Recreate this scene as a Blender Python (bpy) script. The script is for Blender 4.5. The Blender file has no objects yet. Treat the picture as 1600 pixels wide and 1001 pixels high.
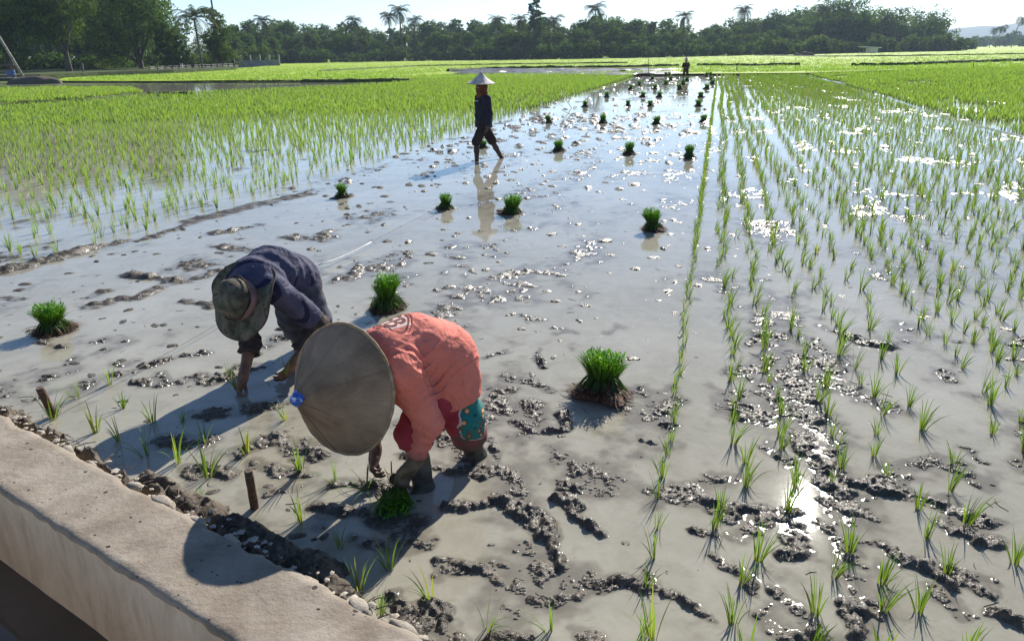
import bpy, math, random
import numpy as np
from mathutils import Vector, Matrix
from mathutils.bvhtree import BVHTree
C = bpy.context.scene.collection
R8 = np.random.default_rng(8)
rad = math.radians

# ------------------------------------------------------------------ camera model (used to survey ground positions)
F, EYE, PITCH, ROLL = 1200., 1.9, rad(19.2), rad(1.0)
CW = np.array([0, math.cos(PITCH), -math.sin(PITCH)])
_r = np.array([1., 0, 0]); _u = np.cross(_r, CW)
CR = _r*math.cos(ROLL)-_u*math.sin(ROLL); CU = _u*math.cos(ROLL)+_r*math.sin(ROLL)
def at(x, y, z=0.):
    d = CR*(x-800)/F+CU*(500.5-y)/F+CW
    return np.array([0, 0, EYE])+d*((z-EYE)/d[2])
def atd(x, y, Y):
    d = CR*(x-800)/F+CU*(500.5-y)/F+CW
    return np.array([0, 0, EYE])+d*(Y/d[1])
def proj(p):
    q = np.asarray(p, float)-np.array([0, 0, EYE]); w = q@CW
    return 800+F*(q@CR)/w, 500.5-F*(q@CU)/w, w
RA = rad(14.7)
UV_ = np.array([math.sin(RA), math.cos(RA)]); VV_ = np.array([math.cos(RA), -math.sin(RA)])   # along / across the planting rows
def uv2xy(u, v): return np.asarray(u)[..., None]*UV_+np.asarray(v)[..., None]*VV_

# ------------------------------------------------------------------ helpers
def tag(o, label=None, cat=None, group=None, kind=None):
    if label: o['label'] = label
    if cat: o['category'] = cat
    if group: o['group'] = group
    if kind: o['kind'] = kind
    return o
def empty(name, loc, label, cat, group=None):
    o = bpy.data.objects.new(name, None); C.objects.link(o); o.location = loc; o.empty_display_size = .1
    return tag(o, label, cat, group)
def mesh_np(name, v, f, smooth=False, attrs=None):
    """v (n,3); f (m,k) same-size faces or list"""
    me = bpy.data.meshes.new(name)
    v = np.asarray(v, np.float32)
    if isinstance(f, np.ndarray):
        n, k = f.shape
        me.vertices.add(len(v)); me.vertices.foreach_set('co', v.ravel())
        me.loops.add(n*k); me.loops.foreach_set('vertex_index', f.astype(np.int32).ravel())
        me.polygons.add(n); me.polygons.foreach_set('loop_start', np.arange(0, n*k, k, dtype=np.int32))
    else:
        me.from_pydata([tuple(map(float, p)) for p in v], [], [tuple(int(i) for i in q) for q in f])
    if attrs:
        for an, av in attrs.items():
            a = me.attributes.new(an, 'FLOAT', 'POINT'); a.data.foreach_set('value', np.asarray(av, np.float32))
    me.update(calc_edges=True); me.validate()
    if smooth: me.polygons.foreach_set('use_smooth', np.ones(len(me.polygons), bool))
    return me
def obj(name, me, mat, parent=None, loc=None):
    o = bpy.data.objects.new(name, me); C.objects.link(o)
    if mat is not None and len(me.materials) == 0: me.materials.append(mat)
    if parent is not None: o.parent = parent
    if loc is not None: o.location = loc
    return o
class MB:
    def __init__(s): s.v = []; s.f = []
    def add(s, v, f):
        b = len(s.v); s.v += [tuple(p) for p in v]; s.f += [tuple(i+b for i in q) for q in f]; return s
    def box(s, c, size, rot=None, taper=1.):
        x, y, z = [a/2 for a in size]
        vs = [Vector((sx*x*(taper if sz > 0 else 1), sy*y*(taper if sz > 0 else 1), sz*z)) for sz in (-1, 1) for sy in (-1, 1) for sx in (-1, 1)]
        if rot is not None: vs = [rot @ p for p in vs]
        return s.add([p+Vector(c) for p in vs], [(0, 2, 3, 1), (4, 5, 7, 6), (0, 1, 5, 4), (2, 6, 7, 3), (0, 4, 6, 2), (1, 3, 7, 5)])
    def tube(s, pts, rads, n=8, cap=True):
        pts = [Vector(p) for p in pts]
        if not hasattr(rads, '__len__'): rads = [rads]*len(pts)
        b = len(s.v); ref = Vector((.31, .17, .93)).normalized()
        for i, p in enumerate(pts):
            t = (pts[min(i+1, len(pts)-1)]-pts[max(i-1, 0)]).normalized()
            if abs(t.dot(ref)) > .97: ref = Vector((.9, .3, .1)).normalized()
            a = t.cross(ref).normalized(); c = t.cross(a)
            for k in range(n):
                q = 2*math.pi*k/n; s.v.append(tuple(p+(a*math.cos(q)+c*math.sin(q))*rads[i]))
        for i in range(len(pts)-1):
            for k in range(n): s.f.append((b+i*n+k, b+i*n+(k+1) % n, b+(i+1)*n+(k+1) % n, b+(i+1)*n+k))
        if cap:
            s.f.append(tuple(b+k for k in range(n-1, -1, -1))); e = b+(len(pts)-1)*n
            s.f.append(tuple(e+k for k in range(n)))
        return s
    def build(s, name, mat, parent=None, smooth=False, loc=None):
        return obj(name, mesh_np(name, s.v, s.f, smooth), mat, parent, loc)
def lathe(prof, n=64, wob=None):
    """prof list of (r,z) about +Z"""
    v = []; f = []
    for i, (r, z) in enumerate(prof):
        for k in range(n):
            a = 2*math.pi*k/n; rr = r*(1+(wob(a, i) if wob else 0)); v.append((rr*math.cos(a), rr*math.sin(a), z))
    for i in range(len(prof)-1):
        for k in range(n): f.append((i*n+k, i*n+(k+1) % n, (i+1)*n+(k+1) % n, (i+1)*n+k))
    return np.array(v), np.array(f)
def frame_to(axis, up=(0, 0, 1)):
    z = Vector(axis).normalized(); x = Vector(up).cross(z)
    x = x.normalized() if x.length > 1e-4 else Vector((1, 0, 0)); y = z.cross(x)
    return np.array([list(x), list(y), list(z)]).T

# value noise
def _h(i, j, k, seed):
    n = (i.astype(np.int64)*374761393+j.astype(np.int64)*668265263+k.astype(np.int64)*2147483647+seed*974634777) & 0xffffffff
    n = ((n ^ (n >> 13))*1274126177) & 0xffffffff; n = ((n ^ (n >> 16))*2246822519) & 0xffffffff
    return ((n ^ (n >> 15)) & 0xffff).astype(np.float32)/65535.
def noise2(x, y, seed=0):
    i = np.floor(x); j = np.floor(y); a = x-i; b = y-j
    a = a*a*(3-2*a); b = b*b*(3-2*b); z = np.zeros_like(i)
    return (_h(i, j, z, seed)*(1-a)+_h(i+1, j, z, seed)*a)*(1-b)+(_h(i, j+1, z, seed)*(1-a)+_h(i+1, j+1, z, seed)*a)*b
def fbm2(x, y, seed=0, o=4, g=.5):
    s = 0; a = 1; t = 0
    for k in range(o):
        s = s+a*noise2(x*2**k+17.3*k, y*2**k-9.1*k, seed+k); t += a; a *= g
    return s/t
def noise3(p, seed=0):
    i = np.floor(p); a = p-i; a = a*a*(3-2*a); x, y, z = i[..., 0], i[..., 1], i[..., 2]; ax, ay, az = a[..., 0], a[..., 1], a[..., 2]
    def q(zz):
        return (_h(x, y, zz, seed)*(1-ax)+_h(x+1, y, zz, seed)*ax)*(1-ay)+(_h(x, y+1, zz, seed)*(1-ax)+_h(x+1, y+1, zz, seed)*ax)*ay
    return q(z)*(1-az)+q(z+1)*az

# ------------------------------------------------------------------ materials
class N:
    def __init__(s, name):
        s.m = bpy.data.materials.new(name); s.m.use_nodes = True; s.t = s.m.node_tree; s.n = s.t.nodes; s.n.clear()
        s.out = s.n.new('ShaderNodeOutputMaterial'); s.tc = None
    def new(s, typ, **kw):
        n = s.n.new('ShaderNode'+typ)
        for k, v in kw.items(): setattr(n, k, v)
        return n
    def link(s, a, b): s.t.links.new(a, b)
    def coord(s, kind='Object', scale=None):
        if s.tc is None: s.tc = s.new('TexCoord')
        o = s.tc.outputs[kind]
        if scale is not None:
            mp = s.new('Mapping'); mp.inputs['Scale'].default_value = scale if hasattr(scale, '__len__') else (scale,)*3
            s.link(o, mp.inputs['Vector']); return mp.outputs[0]
        return o
    def noise(s, scale, detail=4, rough=.55, vec=None, dist=0):
        n = s.new('TexNoise'); n.inputs['Scale'].default_value = scale; n.inputs['Detail'].default_value = detail
        n.inputs['Roughness'].default_value = rough; n.inputs['Distortion'].default_value = dist
        s.link(vec if vec is not None else s.coord(), n.inputs['Vector']); return n.outputs['Fac']
    def ramp(s, fac, stops, interp='LINEAR'):
        r = s.new('ValToRGB'); r.color_ramp.interpolation = interp
        el = r.color_ramp.elements
        while len(el) < len(stops): el.new(.5)
        for e, (p, c) in zip(el, stops):
            e.position = p; e.color = tuple(c)+(1,) if len(c) == 3 else c
        s.link(fac, r.inputs[0]); return r.outputs[0]
    def mix(s, fac, a, b, mode='MIX'):
        m = s.new('Mix', data_type='RGBA', blend_type=mode)
        if hasattr(fac, 'links'): s.link(fac, m.inputs[0])
        else: m.inputs[0].default_value = fac
        for q, i in ((a, 6), (b, 7)):
            if hasattr(q, 'links'): s.link(q, m.inputs[i])
            else: m.inputs[i].default_value = tuple(q)+(1,)
        return m.outputs[2]
    def math(s, op, a, b=None, c=None, clamp=False):
        m = s.new('Math', operation=op, use_clamp=clamp)
        for i, q in enumerate((a, b, c)):
            if q is None: continue
            if hasattr(q, 'links'): s.link(q, m.inputs[i])
            else: m.inputs[i].default_value = q
        return m.outputs[0]
    def bump(s, h, strength=.3, dist=.01, normal=None):
        b = s.new('Bump'); b.inputs['Strength'].default_value = strength; b.inputs['Distance'].default_value = dist
        s.link(h, b.inputs['Height'])
        if normal is not None: s.link(normal, b.inputs['Normal'])
        return b.outputs[0]
    def attr(s, name): return s.new('Attribute', attribute_name=name).outputs['Fac']
    def pbsdf(s, col, rough=.6, spec=.5, bump=None, ior=None, metal=0):
        p = s.new('BsdfPrincipled')
        for q, i in ((col, 'Base Color'), (rough, 'Roughness')):
            if hasattr(q, 'links'): s.link(q, p.inputs[i])
            else: p.inputs[i].default_value = (tuple(q)+(1,)) if i == 'Base Color' else q
        p.inputs['Specular IOR Level'].default_value = spec; p.inputs['Metallic'].default_value = metal
        if ior: p.inputs['IOR'].default_value = ior
        if bump is not None: s.link(bump, p.inputs['Normal'])
        return p.outputs[0]
    def done(s, sh): s.link(sh, s.out.inputs['Surface']); return s.m
def simple(name, c1, c2=None, scale=8, rough=.7, spec=.4, bumps=None, bscale=60, detail=5, stops=(.35, .65)):
    n = N(name); col = c1
    if c2 is not None: col = n.ramp(n.noise(scale, detail), [(stops[0], c1), (stops[1], c2)])
    b = n.bump(n.noise(bscale, 4), bumps, .01) if bumps else None
    return n.done(n.pbsdf(col, rough, spec, b))
def foliage(name, base, tip, trans=.45, dark=None, rough=.5, rnd=.35, tcol=None):
    """blades and leaves: colour follows attribute h (stem to tip of blades, bottom to top of crown clumps), varies by tuft (attribute r)"""
    n = N(name)
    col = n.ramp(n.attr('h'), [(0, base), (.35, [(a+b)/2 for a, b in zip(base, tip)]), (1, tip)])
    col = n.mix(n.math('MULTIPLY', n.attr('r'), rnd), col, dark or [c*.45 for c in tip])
    if name in ('rice_seedling', 'rice_crop'): col = n.mix(n.math('MULTIPLY', n.math('LESS_THAN', n.attr('r'), .14), .55), col, (.34, .32, .10))
    p = n.pbsdf(col, rough if name.startswith(('rice', 'bundle')) else .75, .3 if name.startswith(('rice', 'bundle')) else .1)
    t = n.new('BsdfTranslucent'); tc = n.mix(1., col, tcol or (1.25, 1.2, .55), 'MULTIPLY'); n.link(tc, t.inputs[0])
    m = n.new('MixShader'); m.inputs[0].default_value = trans; n.link(p, m.inputs[1]); n.link(t.outputs[0], m.inputs[2])
    return n.done(m.outputs[0])

M = {}
def mk_materials():
    # turbid paddy water: silt in suspension under a smooth surface
    def silt(n, co):
        a = n.noise(.55, 5, .6, co, .6); b = n.noise(3.2, 5, .62, co, 1.2); d = n.noise(11, 4, .6, co, 2.)
        f = n.math('ADD', n.math('ADD', n.math('MULTIPLY', a, .5), n.math('MULTIPLY', b, .33)), n.math('MULTIPLY', d, .17))
        return n.ramp(f, [(.28, (.185, .168, .125)), (.42, (.265, .248, .192)), (.52, (.31, .292, .233)), (.70, (.385, .365, .298))])
    def ripple(n, co): return n.bump(n.noise(26, 2, .5, co), .012, .01, n.bump(n.noise(2.3, 3, .5, co, .4), .03, .02))
    n = N('paddy_water'); co = n.coord(); M['water'] = n.done(n.pbsdf(silt(n, co), .035, .5, ripple(n, co), 1.33))
    n = N('canal_water')
    c = n.ramp(n.noise(1.5, 4), [(.3, (.085, .068, .05)), (.7, (.14, .112, .082))])
    M['canal'] = n.done(n.pbsdf(c, .05, .5, n.bump(n.noise(6, 3), .05, .02), 1.33))
    # mud: attribute s runs from 0 (thin mud under a film of water) to 1 (standing clear of it)
    n = N('wet_mud'); co = n.coord(); sa = n.attr('s')
    c = n.ramp(n.noise(9, 6, .65, co), [(.3, (.046, .038, .029)), (.52, (.10, .084, .065)), (.75, (.19, .162, .128))])
    c = n.mix(n.math('MULTIPLY', sa, 1., clamp=True), silt(n, co), c)
    hi = n.math('MULTIPLY', n.math('SUBTRACT', sa, .6, clamp=True), 2.5, clamp=True)
    h = n.math('MULTIPLY', n.math('ADD', n.noise(60, 4, .62, co), n.math('MULTIPLY', n.noise(200, 3, .6, co), .35)), hi)
    bp = n.bump(h, .75, .011, ripple(n, co))
    M['mud'] = n.done(n.pbsdf(c, n.math('MULTIPLY_ADD', n.math('MULTIPLY', hi, n.math('ADD', n.noise(30, 3),   .2)), .40, .035), .36, bp, 1.33))
    n = N('dry_soil'); co = n.coord()
    c = n.ramp(n.noise(14, 6, .7, co), [(.3, (.045, .034, .025)), (.55, (.12, .095, .07)), (.75, (.25, .2, .15))])
    M['soil'] = n.done(n.pbsdf(c, .75, .3, n.bump(n.noise(70, 5, .65, co), .7, .015)))
    n = N('field_ground'); co = n.coord()
    c = n.ramp(n.noise(.12, 5, .6, co), [(.3, (.06, .085, .02)), (.7, (.11, .13, .035))])
    M['ground'] = n.done(n.pbsdf(c, .9, .2))
    # concrete
    n = N('worn_concrete'); co = n.coord()
    c = n.ramp(n.noise(5, 7, .65, co), [(.28, (.205, .168, .13)), (.5, (.285, .242, .192)), (.72, (.36, .31, .252))])
    st = n.ramp(n.noise(1.7, 5, .7, co, 1.2), [(.45, (1, 1, 1)), (.65, (.80, .77, .74))])
    c = n.mix(1., c, st, 'MULTIPLY'); md = n.ramp(n.noise(2.6, 8, .74, co, .6), [(.55, (0, 0, 0)), (.66, (1, 1, 1))]); c = n.mix(n.math('MULTIPLY', md, .55), c, (.13, .098, .07))
    vo = n.new('TexVoronoi'); vo.inputs['Scale'].default_value = 12; vo.inputs['Randomness'].default_value = 1; n.link(n.coord(), vo.inputs['Vector'])
    pit = n.ramp(n.math('ADD', vo.outputs['Distance'], n.math('MULTIPLY', n.noise(40, 3), .06)), [(.125, (0, 0, 0)), (.155, (1, 1, 1))])
    pm = n.math('GREATER_THAN', n.noise(3.1, 2), .50)
    pf = n.math('MULTIPLY', n.math('SUBTRACT', 1., pit), pm)
    c = n.mix(pf, c, (.05, .038, .028))
    v3 = n.new('TexVoronoi'); v3.inputs['Scale'].default_value = 34; n.link(n.coord(), v3.inputs['Vector']); pf2 = n.math('MULTIPLY', n.math('LESS_THAN', v3.outputs['Distance'], .16), n.math('GREATER_THAN', n.noise(6., 2), .56)); c = n.mix(pf2, c, (.06, .046, .034)); pf = n.math('MAXIMUM', pf, pf2)
    sp = n.ramp(n.noise(90, 3, .6), [(.62, (0, 0, 0)), (.72, (1, 1, 1))]); c = n.mix(n.math('MULTIPLY', sp, .35), c, (.1, .08, .06))
    hh = n.math('SUBTRACT', n.noise(45, 6, .65), n.math('MULTIPLY', pf, 1.2))
    M['concrete'] = n.done(n.pbsdf(c, .88, .25, n.bump(hh, .5, .012)))
    n = N('shade_lifted_cement'); co = n.coord('Object', (1, 1, .35))  # wall face cement, its colour raised to make up for the shade there
    c = n.ramp(n.noise(4, 7, .7, co, .8), [(.25, (.34, .275, .20)), (.5, (.50, .425, .325)), (.75, (.62, .545, .43))])
    st = n.ramp(n.noise(5, 6, .7, n.coord('Object', (1.5, 1.5, .6)), 1.5), [(.45, (1, 1, 1)), (.68, (.6, .5, .4))]); c = n.mix(.35, c, st, 'MULTIPLY')
    M['lifted_cement'] = n.done(n.pbsdf(c, .85, .25, n.bump(n.noise(35, 5), .35, .01)))
    M['stone'] = simple('pale_stone', (.24, .20, .15), (.52, .465, .385), 14, .85, .3, .6, 40, 7, (.3, .7))
    # rice
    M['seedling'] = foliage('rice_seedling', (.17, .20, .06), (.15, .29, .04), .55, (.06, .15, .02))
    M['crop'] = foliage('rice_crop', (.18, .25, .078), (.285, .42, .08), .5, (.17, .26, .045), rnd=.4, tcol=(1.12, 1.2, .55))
    M['bundle_leaf'] = foliage('bundle_leaf', (.045, .038, .014), (.135, .35, .025), .35, (.03, .09, .012), rnd=.6)  # besides brown stems, dark bases and bright tips paint in shaded sides, lit tops
    M['root'] = simple('root_mat', (.035, .016, .009), (.17, .08, .042), 45, .75, .3, .9, 90, 6)
    n = N('far_rice'); co = n.coord()
    a = n.noise(.035, 3, .5, co); b = n.noise(.6, 6, .7, n.coord('Object', (1., .5, 1)))
    c = n.ramp(n.math('ADD', n.math('MULTIPLY', a, .5), n.math('MULTIPLY', b, .5)), [(.3, (.22, .33, .02)), (.5, (.30, .42, .025)), (.7, (.38, .48, .035))])
    M['far_rice'] = n.done(n.pbsdf(c, .8, .12, n.bump(n.noise(3, 5, .7), .8, .15)))
    M['bund'] = simple('bund_grass', (.03, .045, .012), (.075, .10, .02), 1.5, .9, .2, .6, 12)
    # trees
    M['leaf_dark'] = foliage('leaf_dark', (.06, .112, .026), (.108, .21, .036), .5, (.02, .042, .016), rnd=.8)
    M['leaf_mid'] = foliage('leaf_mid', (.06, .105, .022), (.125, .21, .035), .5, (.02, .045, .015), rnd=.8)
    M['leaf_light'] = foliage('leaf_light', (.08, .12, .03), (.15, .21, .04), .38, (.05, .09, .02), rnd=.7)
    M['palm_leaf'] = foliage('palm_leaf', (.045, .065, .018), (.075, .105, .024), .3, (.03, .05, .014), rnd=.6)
    M['bark'] = simple('bark', (.05, .042, .034), (.16, .14, .115), 6, .9, .2, .6, 20)
    M['wood'] = simple('weathered_wood', (.10, .07, .05), (.24, .19, .14), 20, .85, .2, .5, 50)
    M['stake'] = simple('stake_wood', (.05, .028, .018), (.15, .085, .055), 35, .8, .3, .6, 90)
    M['bamboo'] = simple('grey_bamboo', (.23, .21, .17), (.38, .35, .29), 5, .7, .3)
    M['blue'] = simple('blue_plastic', (.02, .09, .35), (.04, .16, .5), 6, .45, .5)
    M['grey_wall'] = simple('grey_blockwork', (.24, .23, .21), (.36, .35, .32), 2, .9, .2)
    M['white'] = simple('white_paint', (.6, .6, .57), (.78, .78, .75), 3, .7, .3)
    M['darkmetal'] = simple('dark_metal', (.05, .055, .06), (.11, .115, .12), 3, .6, .4)
    M['string'] = simple('grey_string', (.16, .15, .13), (.28, .26, .23), 30, .8, .2)
    M['cord'] = simple('white_cord', (.6, .6, .57), (.78, .78, .75), 30, .7, .3)
    n = N('hill_forest'); M['hill'] = n.done(n.pbsdf(n.ramp(n.noise(.01, 5), [(.3, (.05, .08, .03)), (.7, (.09, .12, .05))]), .95, .1))
    # people
    M['skin'] = simple('brown_skin', (.135, .062, .034), (.21, .105, .06), 25, .5, .4, .25, 160)
    M['muddy_skin'] = simple('muddy_skin', (.10, .052, .032), (.17, .095, .062), 25, .5, .4, .3, 120)
    M['backlit_skin'] = simple('muddy_backlit_skin', (.055, .03, .02), (.10, .055, .038), 18, .55, .35, .25, 120)  # walker's muddy skin, with backlit shade put into the colour
    M['eye'] = simple('eye_white', (.6, .57, .52), rough=.3)
    M['hair'] = simple('black_hair', (.012, .01, .009), (.025, .02, .018), 60, .5, .4)
    n = N('red_cotton'); co = n.coord()
    c = n.ramp(n.noise(5, 4, .6, co), [(.3, (.60, .165, .12)), (.7, (.69, .215, .165))])
    sz = n.new('SeparateXYZ'); n.link(co, sz.inputs[0]); c = n.mix(n.math('MULTIPLY', n.ramp(n.math('ADD', sz.outputs[2], n.math('MULTIPLY', n.noise(14, 4, .7, co), .22)), [(.24, (1, 1, 1)), (.34, (0, 0, 0))]), .8), c, (.11, .085, .06))
    M['red'] = n.done(n.pbsdf(c, .85, .2, n.bump(n.noise(400, 2), .12, .002, n.bump(n.noise(4.5, 5, .62, n.coord('Object', (1.6, .8, 1.9)), 1.8), .55, .05))))
    n = N('navy_cotton'); co = n.coord()
    c = n.ramp(n.noise(7, 4, .6, co), [(.3, (.045, .045, .082)), (.7, (.092, .092, .145))])
    wv = n.new('TexWave', wave_type='BANDS', bands_direction='Y'); wv.inputs['Scale'].default_value = 2.4; wv.inputs['Distortion'].default_value = .8; n.link(n.coord(), wv.inputs['Vector'])
    c = n.mix(n.ramp(wv.outputs['Fac'], [(.90, (0, 0, 0)), (.94, (1, 1, 1))]), c, (.018, .018, .05))
    M['purple'] = n.done(n.pbsdf(c, .85, .2, n.bump(n.noise(400, 2), .12, .002, n.bump(n.noise(4.5, 5, .62, n.coord('Object', (1.6, .8, 1.9)), 1.8), .55, .05))))
    M['greycloth'] = simple('grey_cloth', (.05, .05, .065), (.115, .115, .14), 9, .9, .2, .2, 200)
    M['brownsleeve'] = simple('brown_sleeve', (.035, .03, .03), (.085, .062, .05), 14, .85, .2, .3, 150)
    M['navy'] = simple('navy_cloth', (.010, .012, .02), (.02, .024, .04), 6, .85, .3, .2, 60)
    M['darktrouser'] = simple('dark_trousers', (.02, .013, .014), (.045, .028, .026), 8, .85, .25, .2, 60)
    M['maroon'] = simple('maroon_cloth', (.03, .012, .012), (.06, .022, .02), 6, .85, .25)
    M['scarf'] = simple('orange_scarf', (.10, .036, .018), (.17, .06, .028), 10, .85, .2)
    M['boot'] = simple('rubber_boot', (.035, .031, .023), (.15, .122, .088), 9, .5, .4, .3, 60, 6, (.4, .7))
    M['glove'] = simple('muddy_glove', (.13, .085, .052), (.26, .18, .115), 20, .85, .2, .4, 120)
    M['camo'] = None
    n = N('camo_cloth'); co = n.coord()
    c = n.ramp(n.noise(13, 2, .4, co, .7), [(.0, (.04, .035, .026)), (.38, (.075, .085, .052)), (.49, (.135, .135, .095)), (.57, (.21, .16, .115)), (.65, (.05, .06, .04))], 'CONSTANT')
    c = n.mix(.4, c, n.ramp(n.noise(40, 5), [(.3, (.03, .028, .024)), (.7, (.14, .125, .1))]))
    M['camo'] = n.done(n.pbsdf(c, .9, .2, n.bump(n.noise(60, 4), .35, .006)))
    M['pinkband'] = simple('faded_pink_cloth', (.19, .12, .105), (.32, .21, .19), 14, .9, .2, .2, 80)
    # conical hat: woven leaf, stained with age
    n = N('hat_leaf'); co = n.coord()
    c = n.ramp(n.noise(6, 6, .65, co, .5), [(.25, (.11, .075, .05)), (.48, (.25, .178, .12)), (.75, (.36, .27, .19))])
    sx = n.new('SeparateXYZ'); n.link(n.coord(), sx.inputs[0])
    an = n.math('ARCTAN2', sx.outputs[1], sx.outputs[0])
    pn = n.new('TexNoise', noise_dimensions='1D'); pn.inputs['Scale'].default_value = 1.3; n.link(n.math('SNAP', an, 1.05), pn.inputs['W'])
    c = n.mix(.85, c, n.ramp(pn.outputs['Fac'], [(.35, (.62, .62, .66)), (.6, (1.05, 1.0, .95))]), 'MULTIPLY')
    fib = n.math('SINE', n.math('MULTIPLY', an, 150.))
    M['hat'] = n.done(n.pbsdf(c, .75, .25, n.bump(n.math('ADD', n.noise(30, 4), n.math('MULTIPLY', fib, .22)), .5, .006)))
    M['hat_rim'] = simple('hat_rim', (.22, .16, .095), (.36, .27, .17), 30, .8, .2, .5, 120)
    M['hat_pale'] = simple('pale_hat', (.42, .37, .33), (.66, .60, .55), 9, .7, .3, .3, 60)
    M['wrap'] = simple('blue_wrap', (.03, .10, .42), (.55, .62, .75), 38, .45, .5, .5, 90, 3, (.5, .62))
    M['ink'] = simple('shirt_ink', (.13, .045, .04), (.19, .07, .06), 60, .8, .2)
    M['print'] = simple('white_print', (.70, .44, .38), (.78, .55, .49), 60, .8, .2)
    # patterned trousers
    n = N('batik_trousers'); co = n.coord()
    c = n.ramp(n.noise(8, 4, .6, co), [(.3, (.27, .03, .048)), (.7, (.37, .048, .068))])
    M['_bt'] = (n, c)
    # hut parts
    M['thatch'] = simple('grey_roof', (.40, .40, .39), (.6, .6, .58), 3, .8, .2)
mk_materials()

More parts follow.
